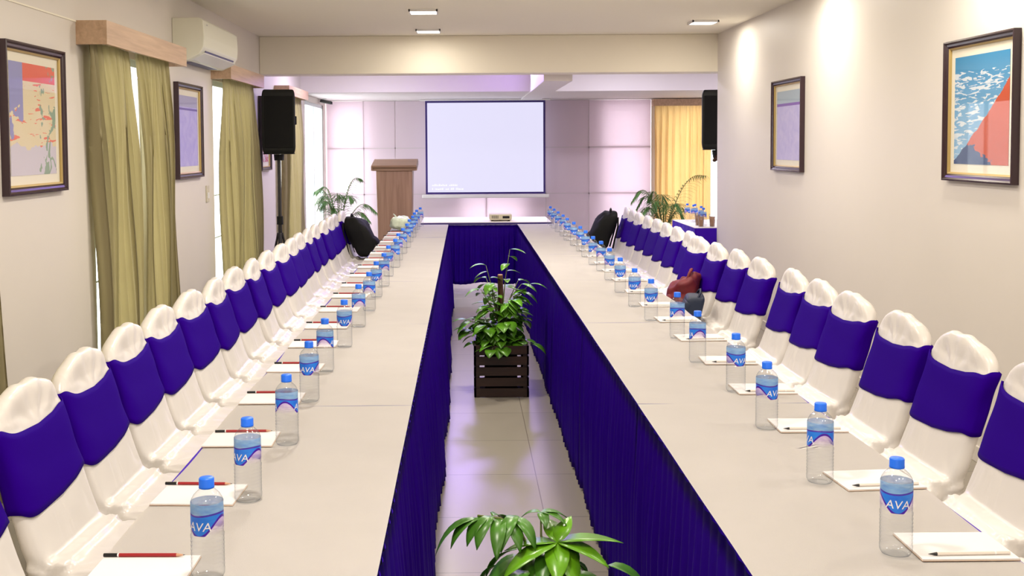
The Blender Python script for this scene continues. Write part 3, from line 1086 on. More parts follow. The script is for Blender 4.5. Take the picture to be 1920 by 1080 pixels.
def chair_cover_mesh():
    bm = bmesh.new()
    zs = [0.05, 0.2, 0.4, 0.5, 0.6, 0.7, 0.78, 0.80, 0.83, 0.855, 0.88, 0.90, 0.915, 0.925, 0.930]
    rings = []
    seg = 32
    for z in zs:
        xc, th, w = back_section(z)
        th += 0.01 if z < 0.5 else 0
        row = []
        for k in range(seg):
            a = 2 * PI * k / seg
            ca, sa = math.cos(a), math.sin(a)
            row.append(bm.verts.new((xc + math.copysign(abs(ca) ** 0.55, ca) * max(th, 0.006), math.copysign(abs(sa) ** 0.35, sa) * max(w, 0.006), z)))
        rings.append(row)
    for a, b in zip(rings, rings[1:]):
        for k in range(seg):
            bm.faces.new((a[k], a[(k + 1) % seg], b[(k + 1) % seg], b[k]))
    bm.faces.new(rings[0][::-1]); bm.faces.new(rings[-1])
    # seat and its drape
    rings = []
    for z, gx, gy in ((0.05, 0.0, 0.0), (0.2, -0.012, -0.018), (0.38, 0.0, -0.002), (0.43, 0.006, 0.004), (0.465, 0.004, 0.002), (0.482, -0.006, -0.008), (0.488, -0.03, -0.03)):
        row = []
        for k in range(40):
            a = 2 * PI * k / 40
            ca, sa = math.cos(a), math.sin(a)
            row.append(bm.verts.new((0.005 + math.copysign(abs(ca) ** 0.4, ca) * (0.225 + gx), math.copysign(abs(sa) ** 0.4, sa) * (0.208 + gy), z)))
        rings.append(row)
    for a, b in zip(rings, rings[1:]):
        for k in range(40):
            bm.faces.new((a[k], a[(k + 1) % 40], b[(k + 1) % 40], b[k]))
    bm.faces.new(rings[0][::-1]); bm.faces.new(rings[-1])
    # a wedge that gives the cloth its stretched sweep from back to seat
    box(bm, -0.21, -0.15, -0.19, 0.19, 0.44, 0.505)
    bmesh.ops.recalc_face_normals(bm, faces=bm.faces)
    me = bpy.data.meshes.new('raw')
    bm.to_mesh(me); bm.free()
    o = bpy.data.objects.new('raw', me)
    COL.objects.link(o)
    md = o.modifiers.new('r', 'REMESH'); md.mode = 'VOXEL'; md.voxel_size = 0.009
    sm = o.modifiers.new('s', 'SMOOTH'); sm.factor = 0.6; sm.iterations = 5
    out = evaluated_mesh(o)
    bpy.data.objects.remove(o)
    out.name = 'chair_cover'
    # cloth folds
    nm = [v.normal.copy() for v in out.vertices]
    for v, n in zip(out.vertices, nm):
        p = v.co
        f = 0.0
        if p.z > 0.84:      # gathers of the hood
            a = math.atan2(p.y, p.z - 0.80)
            f += 0.0022 * math.sin(a * 8 + 6 * (p.x + 0.3) + 3 * noise.noise(p * 6))
        elif 0.30 < p.z < 0.66:
            # folds fanning out of the two back/seat corners
            for sy in (-1, 1):
                d = Vector((p.x + 0.17, p.y - sy * 0.19, p.z - 0.47))
                r_ = d.length
                if r_ < 0.26:
                    a = math.atan2(d.z, abs(d.y) + 0.02) + math.atan2(d.x, abs(d.y) + 0.02)
                    f += 0.0042 * math.sin(a * 8 + 2 * noise.noise(p * 9)) * math.sin(min(1, r_ / 0.06) * PI / 2) * (1 - r_ / 0.26)
        if p.z < 0.40:
            a = math.atan2(p.y, p.x)
            f += 0.006 * math.sin(a * 13 + 3 * noise.noise(p * 3)) * (0.40 - p.z) / 0.4
        f += 0.0035 * noise.noise(p * 9 + Vector((3, 1, 7)))
        v.co = p + n * f
    return out


def sash_mesh(seed=0):
    bm = bmesh.new()
    seg = 56

    def fn(u, v):
        a = 2 * PI * u
        ca, sa = math.cos(a), math.sin(a)
        y = math.copysign(abs(sa) ** 0.35, sa) * HW
        sag = 0.026 * (1 - (y / HW) ** 2) * (1 if ca > 0 else 0.4)
        zt = 0.842 - sag + 0.004 * math.sin(5 * a + seed)
        zb = 0.640 + 0.006 * math.sin(3 * a + seed) - sag * 0.6 + 0.012 * (y / HW)
        z = zb + (zt - zb) * v
        xc, th, w = back_section(z)
        rip = 0.0025 * math.sin(v * 9 + 2 * math.sin(a * 2) + seed)
        pull = 1.0 - 0.03 * math.sin(PI * v)
        edge = 0.003 + rip * 0.5
        x = xc + math.copysign(abs(ca) ** 0.55, ca) * (th + edge)
        yy = math.copysign(abs(sa) ** 0.35, sa) * (w + edge) * pull
        return (x, yy, z)
    grid(bm, fn, seg, 12, closed_u=True)
    bmesh.ops.recalc_face_normals(bm, faces=bm.faces)
    bmesh.ops.solidify(bm, geom=list(bm.faces), thickness=-0.003)
    return bm


cover_me = chair_cover_mesh()
chair0 = empty('banquet_chair', (0, 0, 0))
meobj('chair_cover', cover_me, M['satin'], chair0, True)
obj('sash', sash_mesh(), M['sash'], chair0, True)
for sx in (-0.17, 0.18):
    for sy in (-0.16, 0.16):
        bm = bmesh.new(); tube(bm, [(sx, sy, 0), (sx, sy, 0.12)], 0.012, 8)
        obj('leg', bm, M['legm'], chair0)
used = [False]


def chair(x, y, rz, label, group):
    if used[0]:
        c = copy_tree(chair0)
    else:
        c = chair0
        used[0] = True
    c.location = (x, y, 0)
    c.rotation_euler = (0, 0, rz)
    return tag(c, label, 'chair', group)


LY = [2.42, 2.92, 3.38, 3.86, 4.30, 4.76, 5.215, 5.67, 6.12, 6.57, 7.01, 7.45, 7.89, 8.335, 8.77, 9.205, 9.635, 10.065, 10.60]
RY = [2.55, 3.06, 3.56, 4.02, 4.56, 5.00, 5.44, 5.98, 6.46, 6.90, 7.37, 7.84, 8.27, 8.70, 9.13, 9.56, 9.99, 10.42, 10.87]
extra = {('L', 18): 'chair with blue sash carrying the black backpack beside the curtain-side table',
         ('R', 9): 'chair with blue sash behind the maroon bag, at the picture-side table',
         ('R', 8): 'chair with blue sash carrying the slate blue bag, at the picture-side table',
         ('R', 18): 'chair with blue sash carrying the black rucksack beside the picture-side table'}
dx = {0: 0.0}
for i, y in enumerate(LY):
    lab = extra.get(('L', i)) or 'chair in white satin and blue sash, %s in the curtain-side row' % (ORD[i])
    chair(-0.855 + rnd.uniform(-0.012, 0.012), y, R(rnd.uniform(-2.5, 2.5)), lab, 'covered chairs along the curtained wall')
for i, y in enumerate(RY):
    lab = extra.get(('R', i)) or 'chair in white satin and blue sash, %s in the picture-side row' % (ORD[i])
    x = 1.275 + rnd.uniform(-0.012, 0.012)
    a = rnd.uniform(-2.5, 2.5)
    if i == 0:
        x = 1.22
    if i == 10:
        x, a = 1.255, 6
    if i >= 9:
        x -= 0.02
    chair(x, y, R(180 + a), lab, 'covered chairs along the plain wall')

# ---------------------------------------------------------------- water bottles


def bottle_proto():
    t = empty('water_bottle', (0, 0, 0))
    prof = [(0, 0.004), (0.018, 0.001), (0.027, 0.002), (0.0305, 0.009), (0.031, 0.018)]
    z = 0.018
    k = 0
    while z < 0.080:
        prof += [(0.0308, z + 0.0012), (0.0290, z + 0.0038), (0.0308, z + 0.0064)]
        z += 0.0078
    prof += [(0.031, 0.084), (0.0296, 0.086), (0.0296, 0.145), (0.0285, 0.150), (0.0240, 0.158), (0.0175, 0.1645), (0.0128, 0.168), (0.0120, 0.172), (0.0120, 0.180)]
    bm = bmesh.new(); lathe(bm, prof, 28)
    obj('bottle_body', bm, M['bottle'], t, True)
    bm = bmesh.new()
    cp = [(0.0133, 0.1695), (0.0143, 0.170), (0.0143, 0.173), (0.0140, 0.1735), (0.0140, 0.187), (0.0125, 0.189), (0, 0.189)]
    rings = []
    lathe(bm, [(0, 0.1695)] + cp, 28)
    for v in bm.verts:
        rr = math.hypot(v.co.x, v.co.y)
        if 0.1736 > v.co.z > 0.1734 or 0.186 < v.co.z < 0.188:
            pass
    obj('cap', bm, M['cap'], t, True)
    bm = bmesh.new()
    grid(bm, lambda u, v: (0.0303 * math.cos(2 * PI * u), 0.0303 * math.sin(2 * PI * u), 0.0875 + 0.058 * v), 36, 4, uv=True, closed_u=True)
    lb = obj('label', bm, M['label'], t, True)
    # lettering wrapped round the label, once on each lobe
    cu = bpy.data.curves.new('letters', 'FONT')
    cu.body = 'AVA'
    cu.size = 0.024
    cu.align_x = 'CENTER'
    cu.shear = 0.15
    cu.extrude = 0.0
    cu.resolution_u = 3
    to = bpy.data.objects.new('letters', cu)
    COL.objects.link(to)
    me = evaluated_mesh(to)
    bpy.data.objects.remove(to)
    bm = bmesh.new()
    for lobe in (0.375, 0.875):
        b2 = bmesh.new()
        b2.from_mesh(me)
        bmesh.ops.subdivide_edges(b2, edges=[e for e in b2.edges if e.calc_length() > 0.004], cuts=3)
        vm = {}
        for v in b2.verts:
            a = 2 * PI * lobe + v.co.x / 0.0305
            vm[v] = bm.verts.new((0.0309 * math.cos(a), 0.0309 * math.sin(a), 0.0975 + v.co.y * 0.95))
        for f in b2.faces:
            try:
                bm.faces.new([vm[v] for v in f.verts])
            except ValueError:
                pass
        b2.free()
    obj('lettering', bm, M['white_print'], lb)
    return t


bp = bottle_proto()
bused = [False]


def bottle(x, y, z, rz, label, group):
    if bused[0]:
        c = copy_tree(bp)
    else:
        c = bp
        bused[0] = True
    c.location = (x, y, z)
    c.rotation_euler = (0, 0, R(rz))
    return tag(c, label, 'bottle', group)


BL = [(-.481, 2.021), (-.494, 2.471), (-.481, 2.942), (-.491, 3.443), (-.499, 3.903), (-.482, 4.378), (-.472, 4.867), (-.466, 5.34), (-.47, 5.83), (-.462, 6.28), (-.47, 6.76), (-.458, 7.24), (-.465, 7.70), (-.46, 8.18), (-.455, 8.66), (-.46, 9.15), (-.455, 9.62), (-.46, 10.08), (-.458, 10.5), (-.44, 10.9)]
BR = [(.834, 2.12), (.833, 2.579), (.842, 3.074), (.869, 3.539), (.847, 4.022), (.871, 4.535), (.84, 4.992), (.832, 5.427), (.834, 5.945), (.849, 6.501), (.857, 6.972), (.849, 7.341), (.855, 7.848), (.86, 8.262), (.858, 8.723), (.85, 9.2), (.855, 9.65), (.85, 10.1), (.85, 10.55), (.845, 10.95)]
ZC = ZT + 0.001
# turn: lobe with the lettering (u=.375, at 135 deg) to face the camera (-y = 270 deg) -> +135
rotL = [118, 105, 45, 130, 40, 140, 60, 40, 120]
rotR = [118, 45, 160, 150, 50, 55, 120, 110, 125]
for i, (x, y) in enumerate(BL):
    bottle(x, y, ZC, rotL[i] if i < len(rotL) else rnd.uniform(0, 180), 'blue-capped water bottle, %s on the curtain-side table row' % ORD[i], 'water bottles on the curtain-side tables')
for i, (x, y) in enumerate(BR):
    bottle(x, y, ZC, rotR[i] if i < len(rotR) else rnd.uniform(0, 180), 'blue-capped water bottle, %s on the picture-side table row' % ORD[i], 'water bottles on the picture-side tables')
for x, y, w in ((2.40, 11.95, 'at the back corner'), (2.42, 11.72, 'in front of the corner one'), (2.46, 11.84, 'inside the clustered three'), (2.44, 11.44, 'standing apart from the cluster'), (2.40, 11.14, 'beside the amber glasses')):
    bottle(x, y, 0.716, rnd.uniform(0, 180), 'blue-capped water bottle on the blue-draped side table, ' + w, 'water bottles on the side table')
for k, (x, y) in enumerate(((2.365, 11.24), (2.47, 11.06), (2.36, 11.07))):
    t = empty('drinking_glass', (x, y, 0.716))
    bm = bmesh.new(); lathe(bm, [(0, 0), (0.024, 0), (0.033, 0.13), (0.031, 0.13), (0.0225, 0.006), (0, 0.006)], 20); obj('glass_wall', bm, M['bottle'], t, True)
    bm = bmesh.new(); lathe(bm, [(0, 0.0065), (0.0222, 0.0065), (0.029, 0.105), (0, 0.105)], 20); obj('drink', bm, M['amber'], t, True)
    tag(t, 'glass of amber drink on the side table, ' + ('farthest of the three', 'behind the plain wall end', 'at the table corner')[k], 'drinking glass', 'amber drinks on the side table')

# ---------------------------------------------------------------- notepads and pencils
bm = bmesh.new(); box(bm, -0.093, 0.093, -0.0725, 0.0725, 0, 0.003)
padA = obj('paper_sheets', bm, M['paper'])
pad_me = padA.data


def notepad_proto():
    t = empty('notepad')
    bpy.data.objects.remove(padA)
    meobj_ = bpy.data.objects.new('paper_sheets', pad_me); COL.objects.link(meobj_); meobj_.parent = t
    bm = bmesh.new(); box(bm, -0.094, 0.094, -0.073, 0.073, -0.0, 0.0)
    bm.free()
    BX('cardboard_back', (-0.094, 0.094, -0.0733, 0.0733, -0.001, 0.0), M['oak'], t)
    return t


def pencil_proto(name, body, band):
    t = empty(name)
    def hexrod(x0, x1, r0, r1):
        bm = bmesh.new()
        a = [bm.verts.new((x0, r0 * math.cos(k * PI / 3), r0 * math.sin(k * PI / 3))) for k in range(6)]
        b = [bm.verts.new((x1, r1 * math.cos(k * PI / 3), r1 * math.sin(k * PI / 3))) for k in range(6)]
        for k in range(6):
            bm.faces.new((a[k], a[(k + 1) % 6], b[(k + 1) % 6], b[k]))
        bm.faces.new(a[::-1]); bm.faces.new(b)
        return bm
    obj('pencil_barrel', hexrod(-0.050, 0.062, 0.0036, 0.0036), M[body], t)
    obj('pencil_end', hexrod(-0.080, -0.053, 0.0036, 0.0036), M['graph' if body == 'pencil' else 'pale'], t)
    obj('pencil_band', hexrod(-0.053, -0.050, 0.0037, 0.0037), M[band], t)
    obj('pencil_tip', hexrod(0.062, 0.075, 0.0036, 0.0012), M['pwood' if body == 'pencil' else 'graph'], t)
    obj('pencil_lead', hexrod(0.075, 0.079, 0.0012, 0.0003), M['graph'], t)
    return t


np0 = notepad_proto()
pc0 = pencil_proto('pencil', 'pencil', 'white')
pc1 = pencil_proto('pencil', 'pale', 'white')
first = {'n': True, 'p': True, 'q': True}


def inst(proto, key, loc, rz, label, cat, group):
    if first[key]:
        c = proto
        first[key] = False
    else:
        c = copy_tree(proto)
    c.location = loc
    c.rotation_euler = (0, 0, rz)
    return tag(c, label, cat, group)


PL = [2.116, 2.572, 3.052, 3.54, 4.02, 4.50, 4.95, 5.44, 5.93, 6.38, 6.86, 7.34, 7.80, 8.28, 8.76, 9.25, 9.72, 10.18]
for i, y in enumerate(PL):
    a = R(rnd.uniform(-2, 2))
    inst(np0, 'n', (-0.612, y - 0.066, ZC + 0.0015), a, 'white notepad with a red pencil, %s on the curtain-side tables' % ORD[i], 'notepad', 'notepads on the curtain-side tables')
    inst(pc0, 'p', (-0.628 + rnd.uniform(-0.01, 0.01), y, ZC + 0.008), a + R(rnd.uniform(-1.5, 1.5)), 'red pencil with black end, %s on the curtain-side notepads' % ORD[i], 'pencil', 'red pencils on the notepads')
PR = [2.075, 2.51, 3.02, 3.49, 3.97, 4.45, 4.93, 5.40, 5.90, 6.42, 6.9, 7.35, 7.8, 8.25, 8.7, 9.2, 9.65, 10.1]
for i, y in enumerate(PR):
    a = R(rnd.uniform(-3, 3) + (3 if i < 2 else 0))
    inst(np0, 'n', (0.962, y + 0.075, ZC + 0.0015), a, 'white notepad with a pale pencil, %s on the picture-side tables' % ORD[i], 'notepad', 'notepads on the picture-side tables')
    inst(pc1, 'q', (0.965 + rnd.uniform(-0.01, 0.01), y + 0.022, ZC + 0.008), a + PI + R(rnd.uniform(-1.5, 1.5)), 'pale pencil, %s on the picture-side notepads' % ORD[i], 'pencil', 'pale pencils on the notepads')

# ---------------------------------------------------------------- plants


def leaf(bm, base, d, up, L, W, droop=0.4, fold=0.25, n=7, curl=0.0):
    """a blade with a keel, tapering both ways, arching down"""
    d = Vector(d).normalized()
    up = Vector(up)
    side = d.cross(up)
    if side.length < 1e-3:
        side = d.cross(Vector((1, 0, 0)))
    side.normalize()
    nrm = side.cross(d).normalized()
    p = Vector(base)
    rows = []
    dirv = d.copy()
    for i in range(n + 1):
        t = i / n
        w = W * 0.5 * math.sin(PI * min(1, 0.04 + t * 0.96) ** 0.8) ** 0.9 if 0 < t < 1 else 0.0006
        nn = side.cross(dirv).normalized()
        rows.append((p + side * w + nn * w * fold, p.copy(), p - side * w + nn * w * fold))
        dirv = (dirv + Vector((0, 0, -1)) * droop / n + side * curl / n).normalized()
        p = p + dirv * (L / n)
    vs = [[bm.verts.new(q) for q in r_] for r_ in rows]
    for a, b in zip(vs, vs[1:]):
        bm.faces.new((a[0], a[1], b[1], b[0]))
        bm.faces.new((a[1], a[2], b[2], b[1]))


def solidified(bm, t=0.0006):
    bmesh.ops.remove_doubles(bm, verts=bm.verts, dist=1e-5)
    bmesh.ops.solidify(bm, geom=list(bm.faces), thickness=t)
    return bm


def slat_planter(t):
    """square planter of horizontal dark slats with gaps, corner posts, liner and soil"""
    h, w = 0.325, 0.168
    for sx in (-1, 1):
        for sy in (-1, 1):
            BX('corner_post', (sx * (w - 0.022) - 0.012, sx * (w - 0.022) + 0.012, sy * (w - 0.022) - 0.012, sy * (w - 0.022) + 0.012, 0.0, h - 0.005), M['darkwood'], t)
    for s in range(4):
        bm = bmesh.new()
        for k in range(5):
            z0 = 0.004 + k * 0.0655
            box(bm, -w, w, -w, -w + 0.012, z0, z0 + 0.052, Matrix.Rotation(s * PI / 2, 4, 'Z'))
        obj('slat_side', bm, M['darkwood'], t)
    BX('liner', (-0.10, 0.10, -0.10, 0.10, 0.03, h - 0.03), M['black'], t, 0.004)
    bm = bmesh.new()
    grid(bm, lambda u, v: ((u - 0.5) * 0.29, (v - 0.5) * 0.29, h - 0.026 + 0.008 * noise.noise(Vector((u * 6, v * 6, 1)))), 14, 14)
    obj('soil', bm, M['soil'], t, True)


# centre planter between the tables
t = empty('potted_plant', (0.218, 6.91, 0))
slat_planter(t)
bm = bmesh.new(); tube(bm, [(0.0, 0, 0.28), (0.004, 0, 0.5), (0.0, 0, 0.735)], 0.017, 12)
obj('support_pole', bm, M['bark'], t, True)
bm = bmesh.new(); lathe(bm, [(0, 0.735), (0.017, 0.735), (0.014, 0.74), (0, 0.741)], 12)
obj('pole_end', bm, M['pwood'], t, True)
r = random.Random(12)
fol = bmesh.new(); stm = bmesh.new()


def sprig(base, tip, k, Lf, Wf):
    base, tip = Vector(base), Vector(tip)
    mid = (base + tip) / 2 + Vector((r.uniform(-.02, .02), r.uniform(-.02, .02), 0.03))
    pts = [base, base.lerp(mid, 0.5), mid, mid.lerp(tip, 0.5), tip]
    tube(stm, pts, [0.004, 0.0035, 0.003, 0.0025, 0.0015], 6)
    for q in range(k):
        f = 0.35 + 0.65 * q / max(1, k - 1)
        p = base.lerp(tip, f) + Vector((0, 0, 0.02 * math.sin(f * PI)))
        a = r.uniform(0, 2 * PI) if q < k - 1 else math.atan2(tip.y - base.y, tip.x - base.x)
        dd = Vector((math.cos(a), math.sin(a), r.uniform(-0.25, 0.45)))
        leaf(fol, p, dd, (0, 0, 1), Lf * r.uniform(0.75, 1.2), Wf * r.uniform(0.8, 1.15), r.uniform(0.5, 1.3), 0.2, 7, r.uniform(-0.3, 0.3))


for q in range(36):
    a = r.uniform(0, 2 * PI)
    rr = r.uniform(0.05, 0.22)
    sprig((0.03 * math.cos(a), 0.03 * math.sin(a), 0.30), (rr * math.cos(a), rr * math.sin(a), r.uniform(0.34, 0.62) - rr * 0.4), 6, 0.11, 0.072)
for q in range(16):
    a = r.uniform(0, 2 * PI)
    sprig((0.02 * math.cos(a), 0.02 * math.sin(a), 0.45), (r.uniform(0.06, 0.15) * math.cos(a), 0.1 * math.sin(a), r.uniform(0.50, 0.72)), 4, 0.11, 0.06)
sprig((0.01, -0.01, 0.5), (0.06, -0.03, 0.90), 6, 0.10, 0.05)
sprig((-0.01, -0.01, 0.5), (-0.09, -0.02, 0.80), 5, 0.095, 0.05)
sprig((0.02, 0, 0.45), (0.18, -0.03, 0.68), 4, 0.11, 0.045)
sprig((-0.02, 0, 0.33), (-0.21, -0.03, 0.46), 5, 0.11, 0.06)
obj('stems', stm, M['stem'], t, True)
obj('foliage', solidified(fol), M['leaf'], t, True)
tag(t, 'leafy green plant in a dark slatted wooden planter on the aisle floor', 'potted plant')

# foreground plant, its planter below the frame
t = empty('potted_plant', (0.18, 2.62, 0))
slat_planter(t)
r = random.Random(31)
stm = bmesh.new(); f1 = bmesh.new(); f2 = bmesh.new()


def twig(pts, rad=0.004):
    tube(stm, pts, [rad * (1 - 0.5 * i / (len(pts) - 1)) for i in range(len(pts))], 6)


# local x = world x - .18, z world; whorls given by hand after the photo
c1 = Vector((0.035, -0.02, 0.602))
twig([(0.0, 0, 0.30), (0.01, 0, 0.45), (0.03, -0.01, 0.56), c1], 0.006)
for ang, el, L, W, dr in ((8, 12, 0.165, 0.040, 0.5), (-28, 5, 0.14, 0.042, 0.7), (-95, -12, 0.12, 0.042, 0.7), (-148, 2, 0.17, 0.044, 0.7), (178, 6, 0.13, 0.036, 0.5), (100, 30, 0.10, 0.034, 0.5), (60, 35, 0.09, 0.03, 0.3), (-65, -20, 0.13, 0.04, 0.8)):
    a, e = R(ang), R(el)
    leaf(f2, c1, (math.cos(a) * math.cos(e), math.sin(a) * math.cos(e), math.sin(e)), (0, 0, 1), L, W * 1.4, dr, 0.16, 8)
# drooping reddish-tipped branch
c2 = Vector((-0.10, 0.0, 0.655))
twig([(0.0, 0, 0.40), (-0.02, 0, 0.55), (-0.05, 0, 0.62), c2, (-0.155, 0.0, 0.662)], 0.005)
for x, ang, L in ((-0.155, 190, 0.135), (-0.15, 215, 0.10), (-0.13, 235, 0.09), (-0.12, 250, 0.10), (-0.10, 265, 0.12), (-0.085, 285, 0.10), (-0.07, 300, 0.10), (-0.06, 250, 0.11), (-0.09, 30, 0.07), (-0.12, 60, 0.07)):
    a = R(ang)
    leaf(f1, (x, 0, 0.66 + r.uniform(-0.008, 0.004)), (math.cos(a) * 0.75, math.sin(a) * 0.5, 0.15), (0, 0, 1), L * 1.05, 0.038, 1.9, 0.22, 8)
c3 = Vector((0.0, 0.04, 0.655))
twig([(0.01, 0.0, 0.5), (0.0, 0.03, 0.6), c3], 0.004)
for ang, L, W in ((160, 0.06, 0.026), (20, 0.09, 0.03), (-20, 0.075, 0.03), (-80, 0.06, 0.028)):
    a = R(ang)
    leaf(f1, c3, (math.cos(a), math.sin(a), 0.2), (0, 0, 1), L, W, 1.1, 0.22, 7)
for q in range(110):
    a = r.uniform(0, 2 * PI); rr = r.uniform(0.01, 0.14)
    leaf(f1, (0.02 + rr * math.cos(a), rr * math.sin(a), r.uniform(0.36, 0.60) - rr * 0.35), (math.cos(a), math.sin(a), r.uniform(-0.3, 0.2)), (0, 0, 1), r.uniform(0.10, 0.16), 0.048, 1.2, 0.22, 7)
obj('stems', stm, M['stem'], t, True)
obj('young_leaves', solidified(f2), M['leaf2'], t, True)
obj('foliage', solidified(f1), M['leafd'], t, True)
tag(t, 'long-leaved green plant closest to the camera between the two table rows', 'potted plant')


def palm(loc, fronds, label, pot_r=0.14):
    t = empty('potted_palm', loc)
    bm = bmesh.new(); lathe(bm, [(0, 0), (pot_r * 0.75, 0), (pot_r, 0.26), (pot_r * 1.08, 0.26), (pot_r * 1.08, 0.30), (pot_r * 0.95, 0.30), (pot_r * 0.9, 0.26), (0, 0.26)], 24)
    obj('pot', bm, M['pot'], t, True)
    st = bmesh.new(); fo = bmesh.new()
    rr = random.Random(int(loc[1] * 10 + loc[0] * 7))
    for (ang, L, z1, droop) in fronds:
        a = R(ang)
        d = Vector((math.cos(a), math.sin(a), 0))
        pts = []
        N = 14
        for i in range(N + 1):
            f = i / N
            pts.append(Vector((0, 0, 0.26)) + d * (L * f ** 1.3) + Vector((0, 0, (z1 - 0.26) * math.sin(min(1, f * 1.15) * PI / 2) - droop * max(0, f - 0.55) ** 2 * 2.5)))
        tube(st, pts, [0.008 * (1 - 0.8 * i / N) for i in range(N + 1)], 6)
        for i in range(4 * 2, N * 2):
            f = i / (N * 2)
            k = int(f * N)
            p = pts[k].lerp(pts[min(N, k + 1)], f * N - k)
            tg = (pts[min(N, k + 1)] - pts[k]).normalized()
            sd = tg.cross(Vector((0, 0, 1)))
            if sd.length < 1e-3:
                sd = Vector((1, 0, 0))
            sd.normalize()
            ln = 0.20 * math.sin(PI * min(1, 0.15 + 0.85 * f)) ** 0.6 + 0.03
            for s in (-1, 1):
                leaf(fo, p, tg * 0.8 + sd * s * 0.9 + Vector((0, 0, 0.05)), (0, 0, 1), ln * rr.uniform(0.8, 1.1), 0.015, 1.1, 0.2, 4)
    obj('frond_stems', st, M['stem'], t, True)
    obj('fronds', solidified(fo), M['palm'], t, True)
    return tag(t, label, 'palm', 'potted palms')


palm((-1.62, 14.2, 0), [(200, 0.30, 1.02, 0.1), (150, 0.35, 0.95, 0.3), (20, 0.30, 1.15, 0.05), (-10, 0.42, 0.75, 0.35), (250, 0.25, 0.80, 0.2), (90, 0.2, 0.95, 0.2), (300, 0.35, 0.62, 0.2), (60, 0.15, 0.9, 0), (5, 0.5, 0.85, 0.35), (225, 0.32, 0.9, 0.3), (170, 0.25, 1.05, 0.1), (330, 0.25, 0.95, 0.2), (270, 0.2, 1.0, 0.3)], 'slender potted palm beside the bright window and the podium')
palm((2.52, 14.0, 0), [(180, 0.42, 1.03, 0.45), (165, 0.36, 0.95, 0.5), (200, 0.35, 0.80, 0.3), (20, 0.62, 1.16, 0.05), (270, 0.3, 0.85, 0.3), (230, 0.38, 0.90, 0.5), (150, 0.22, 1.0, 0.4), (90, 0.3, 0.95, 0.3), (310, 0.30, 0.85, 0.3), (195, 0.42, 0.66, 0.1), (250, 0.22, 0.95, 0.5), (340, 0.25, 0.75, 0.3)], 'bushy potted palm in front of the golden curtain')

# ---------------------------------------------------------------- bags


def wrinkle(amp, sc_, seed, taper=0.0, lean=0.0):
    def fn(p):
        q = Vector(p)
        tz = q.z
        q.x *= 1 - taper * (tz + 0.2)
        q.y *= 1 - taper * (tz + 0.2)
        nn = noise.noise(Vector(p) * sc_ + Vector((seed, seed * 2, 0)))
        n2 = noise.noise(Vector(p) * sc_ * 2.3 + Vector((seed, 5, seed)))
        q *= 1 + amp * nn + amp * 0.5 * n2
        q.x += lean * tz
        return q
    return fn


SEAT = 0.487


def backpack(loc, rz, m, label, size, lean, seed, cat='backpack', name='backpack'):
    t = empty(name, loc, rz)
    w, d, h = size
    bm = bmesh.new(); sup(bm, (0, 0, h), (d, w, h), 0.6, 32, 20, wrinkle(0.14, 7, seed, 0.5, lean))
    obj('bag_body', bm, m, t, True)
    bm = bmesh.new(); sup(bm, (d * 0.85, 0, h * 0.62), (d * 0.5, w * 0.72, h * 0.5), 0.6, 24, 14, wrinkle(0.10, 9, seed + 3, 0.3, lean))
    obj('front_pocket', bm, m, t, True)
    bm = bmesh.new()
    tx = lean * h
    tube(bm, [(tx - 0.01, -0.035, h * 1.94), (tx - 0.015, -0.03, h * 2.10), (tx - 0.015, 0.0, h * 2.16), (tx - 0.015, 0.03, h * 2.10), (tx - 0.01, 0.035, h * 1.94)], 0.008, 8)
    obj('grab_handle', bm, m, t, True)
    for s in (-1, 1):
        bm = bmesh.new()
        tube(bm, [(-d * 0.8 + tx * 0.7, s * w * 0.45, h * 1.75), (-d * 0.98 + tx * 0.4, s * w * 0.5, h * 1.3), (-d * 0.98, s * w * 0.6, h * 0.7), (-d * 0.8, s * w * 0.75, h * 0.25)], 0.009, 8)
        obj('shoulder_strap', bm, m, t, True)
    bm = bmesh.new(); tube(bm, [(d * 0.75 + tx, -w * 0.62, h * 1.3), (d * 0.5 + tx, -w * 0.35, h * 1.74), (d * 0.5 + tx, w * 0.35, h * 1.74), (d * 0.75 + tx, w * 0.62, h * 1.3)], 0.004, 6)
    obj('zip', bm, M['legm'], t, True)
    return tag(t, label, cat)


backpack((-0.965, 10.42, SEAT), R(-6), M['blackcloth'], 'black backpack slumped on a chair at the far curtain-side table', (0.17, 0.135, 0.195), -0.45, 2)
backpack((1.335, 10.86, SEAT), R(180), M['blackcloth'], 'black rucksack leaning on the last chair by the palm', (0.15, 0.125, 0.20), -0.40, 6)
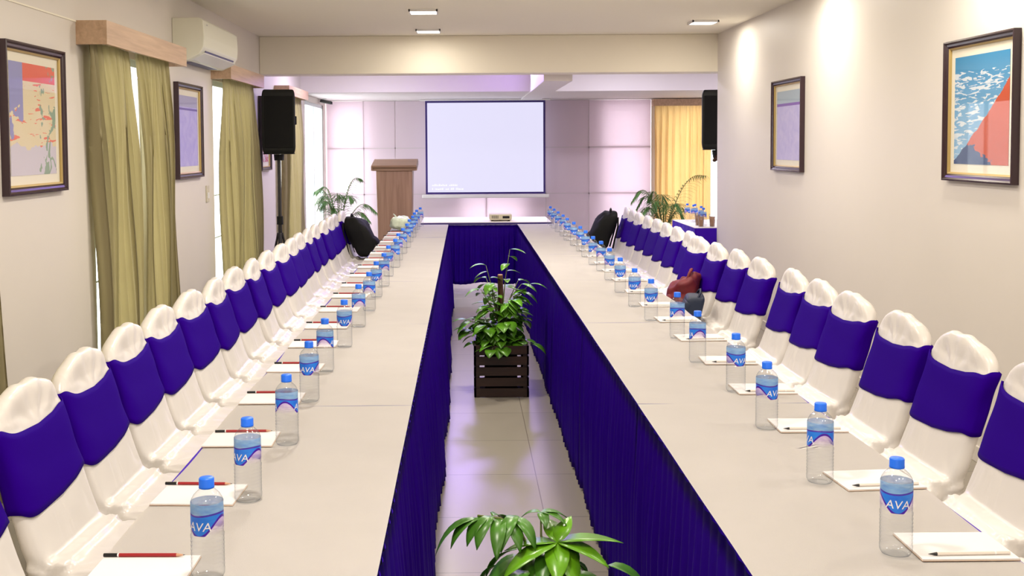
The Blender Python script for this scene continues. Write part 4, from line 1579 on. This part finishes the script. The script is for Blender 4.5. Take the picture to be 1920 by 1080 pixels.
# maroon soft bag
t = empty('shoulder_bag', (1.35, 6.98, SEAT), R(165))
bm = bmesh.new(); sup(bm, (-0.02, 0, 0.115), (0.10, 0.15, 0.135), 0.8, 40, 26, wrinkle(0.30, 9, 4, 0.3, -0.35)); obj('bag_body', bm, M['redcloth'], t, True)
bm = bmesh.new(); sup(bm, (0.045, 0.03, 0.075), (0.045, 0.09, 0.075), 0.8, 24, 14, wrinkle(0.3, 11, 9, 0.5, -0.3)); obj('bag_flap', bm, M['redcloth'], t, True)
bm = bmesh.new(); tube(bm, [(-0.06, -0.08, 0.20), (-0.07, -0.05, 0.262), (-0.08, 0.01, 0.272), (-0.07, 0.06, 0.255), (-0.05, 0.09, 0.19)], 0.010, 8); obj('strap', bm, M['redcloth'], t, True)
tag(t, 'crumpled maroon shoulder bag on a chair at the picture-side table', 'bag')
t = empty('handbag', (1.345, 6.55, SEAT), R(172))
bm = bmesh.new(); sup(bm, (0, 0, 0.082), (0.06, 0.12, 0.085), 0.3, 36, 20, wrinkle(0.04, 8, 5, 0.3, -0.25)); obj('bag_body', bm, M['bluebag'], t, True)
bm = bmesh.new(); sup(bm, (0.035, 0, 0.10), (0.022, 0.117, 0.045), 0.35, 30, 14, wrinkle(0.04, 8, 8, 0.2, -0.3)); obj('bag_flap', bm, M['bluebag'], t, True)
bm = bmesh.new(); tube(bm, [(-0.02, -0.09, 0.145), (-0.045, -0.07, 0.185), (-0.05, 0.0, 0.20), (-0.045, 0.07, 0.185), (-0.02, 0.09, 0.145)], 0.006, 8); obj('handle', bm, M['bluebag'], t, True)
bm = bmesh.new(); tube(bm, [(0.03, 0.08, 0.13), (0.055, 0.085, 0.10), (0.062, 0.088, 0.06)], 0.010, 8); obj('red_tassel', bm, M['pencil'], t, True)
tag(t, 'dark slate blue handbag on the chair next to the maroon bag', 'bag')
# crumpled plastic bag
t = empty('plastic_bag', (-0.60, 10.42, ZC + 0.006), 0)
bm = bmesh.new(); sup(bm, (0, 0, 0.062), (0.10, 0.09, 0.066), 0.85, 30, 18, wrinkle(0.28, 16, 3)); obj('bag_body', bm, M['plasticbag'], t, True)
bm = bmesh.new(); tube(bm, [(-0.045, 0, 0.11), (-0.06, 0, 0.135), (-0.075, 0.01, 0.15)], [0.012, 0.007, 0.004], 8); obj('tied_corner', bm, M['plasticbag'], t, True)
tag(t, 'crumpled pale green plastic bag among the far water bottles', 'plastic bag')
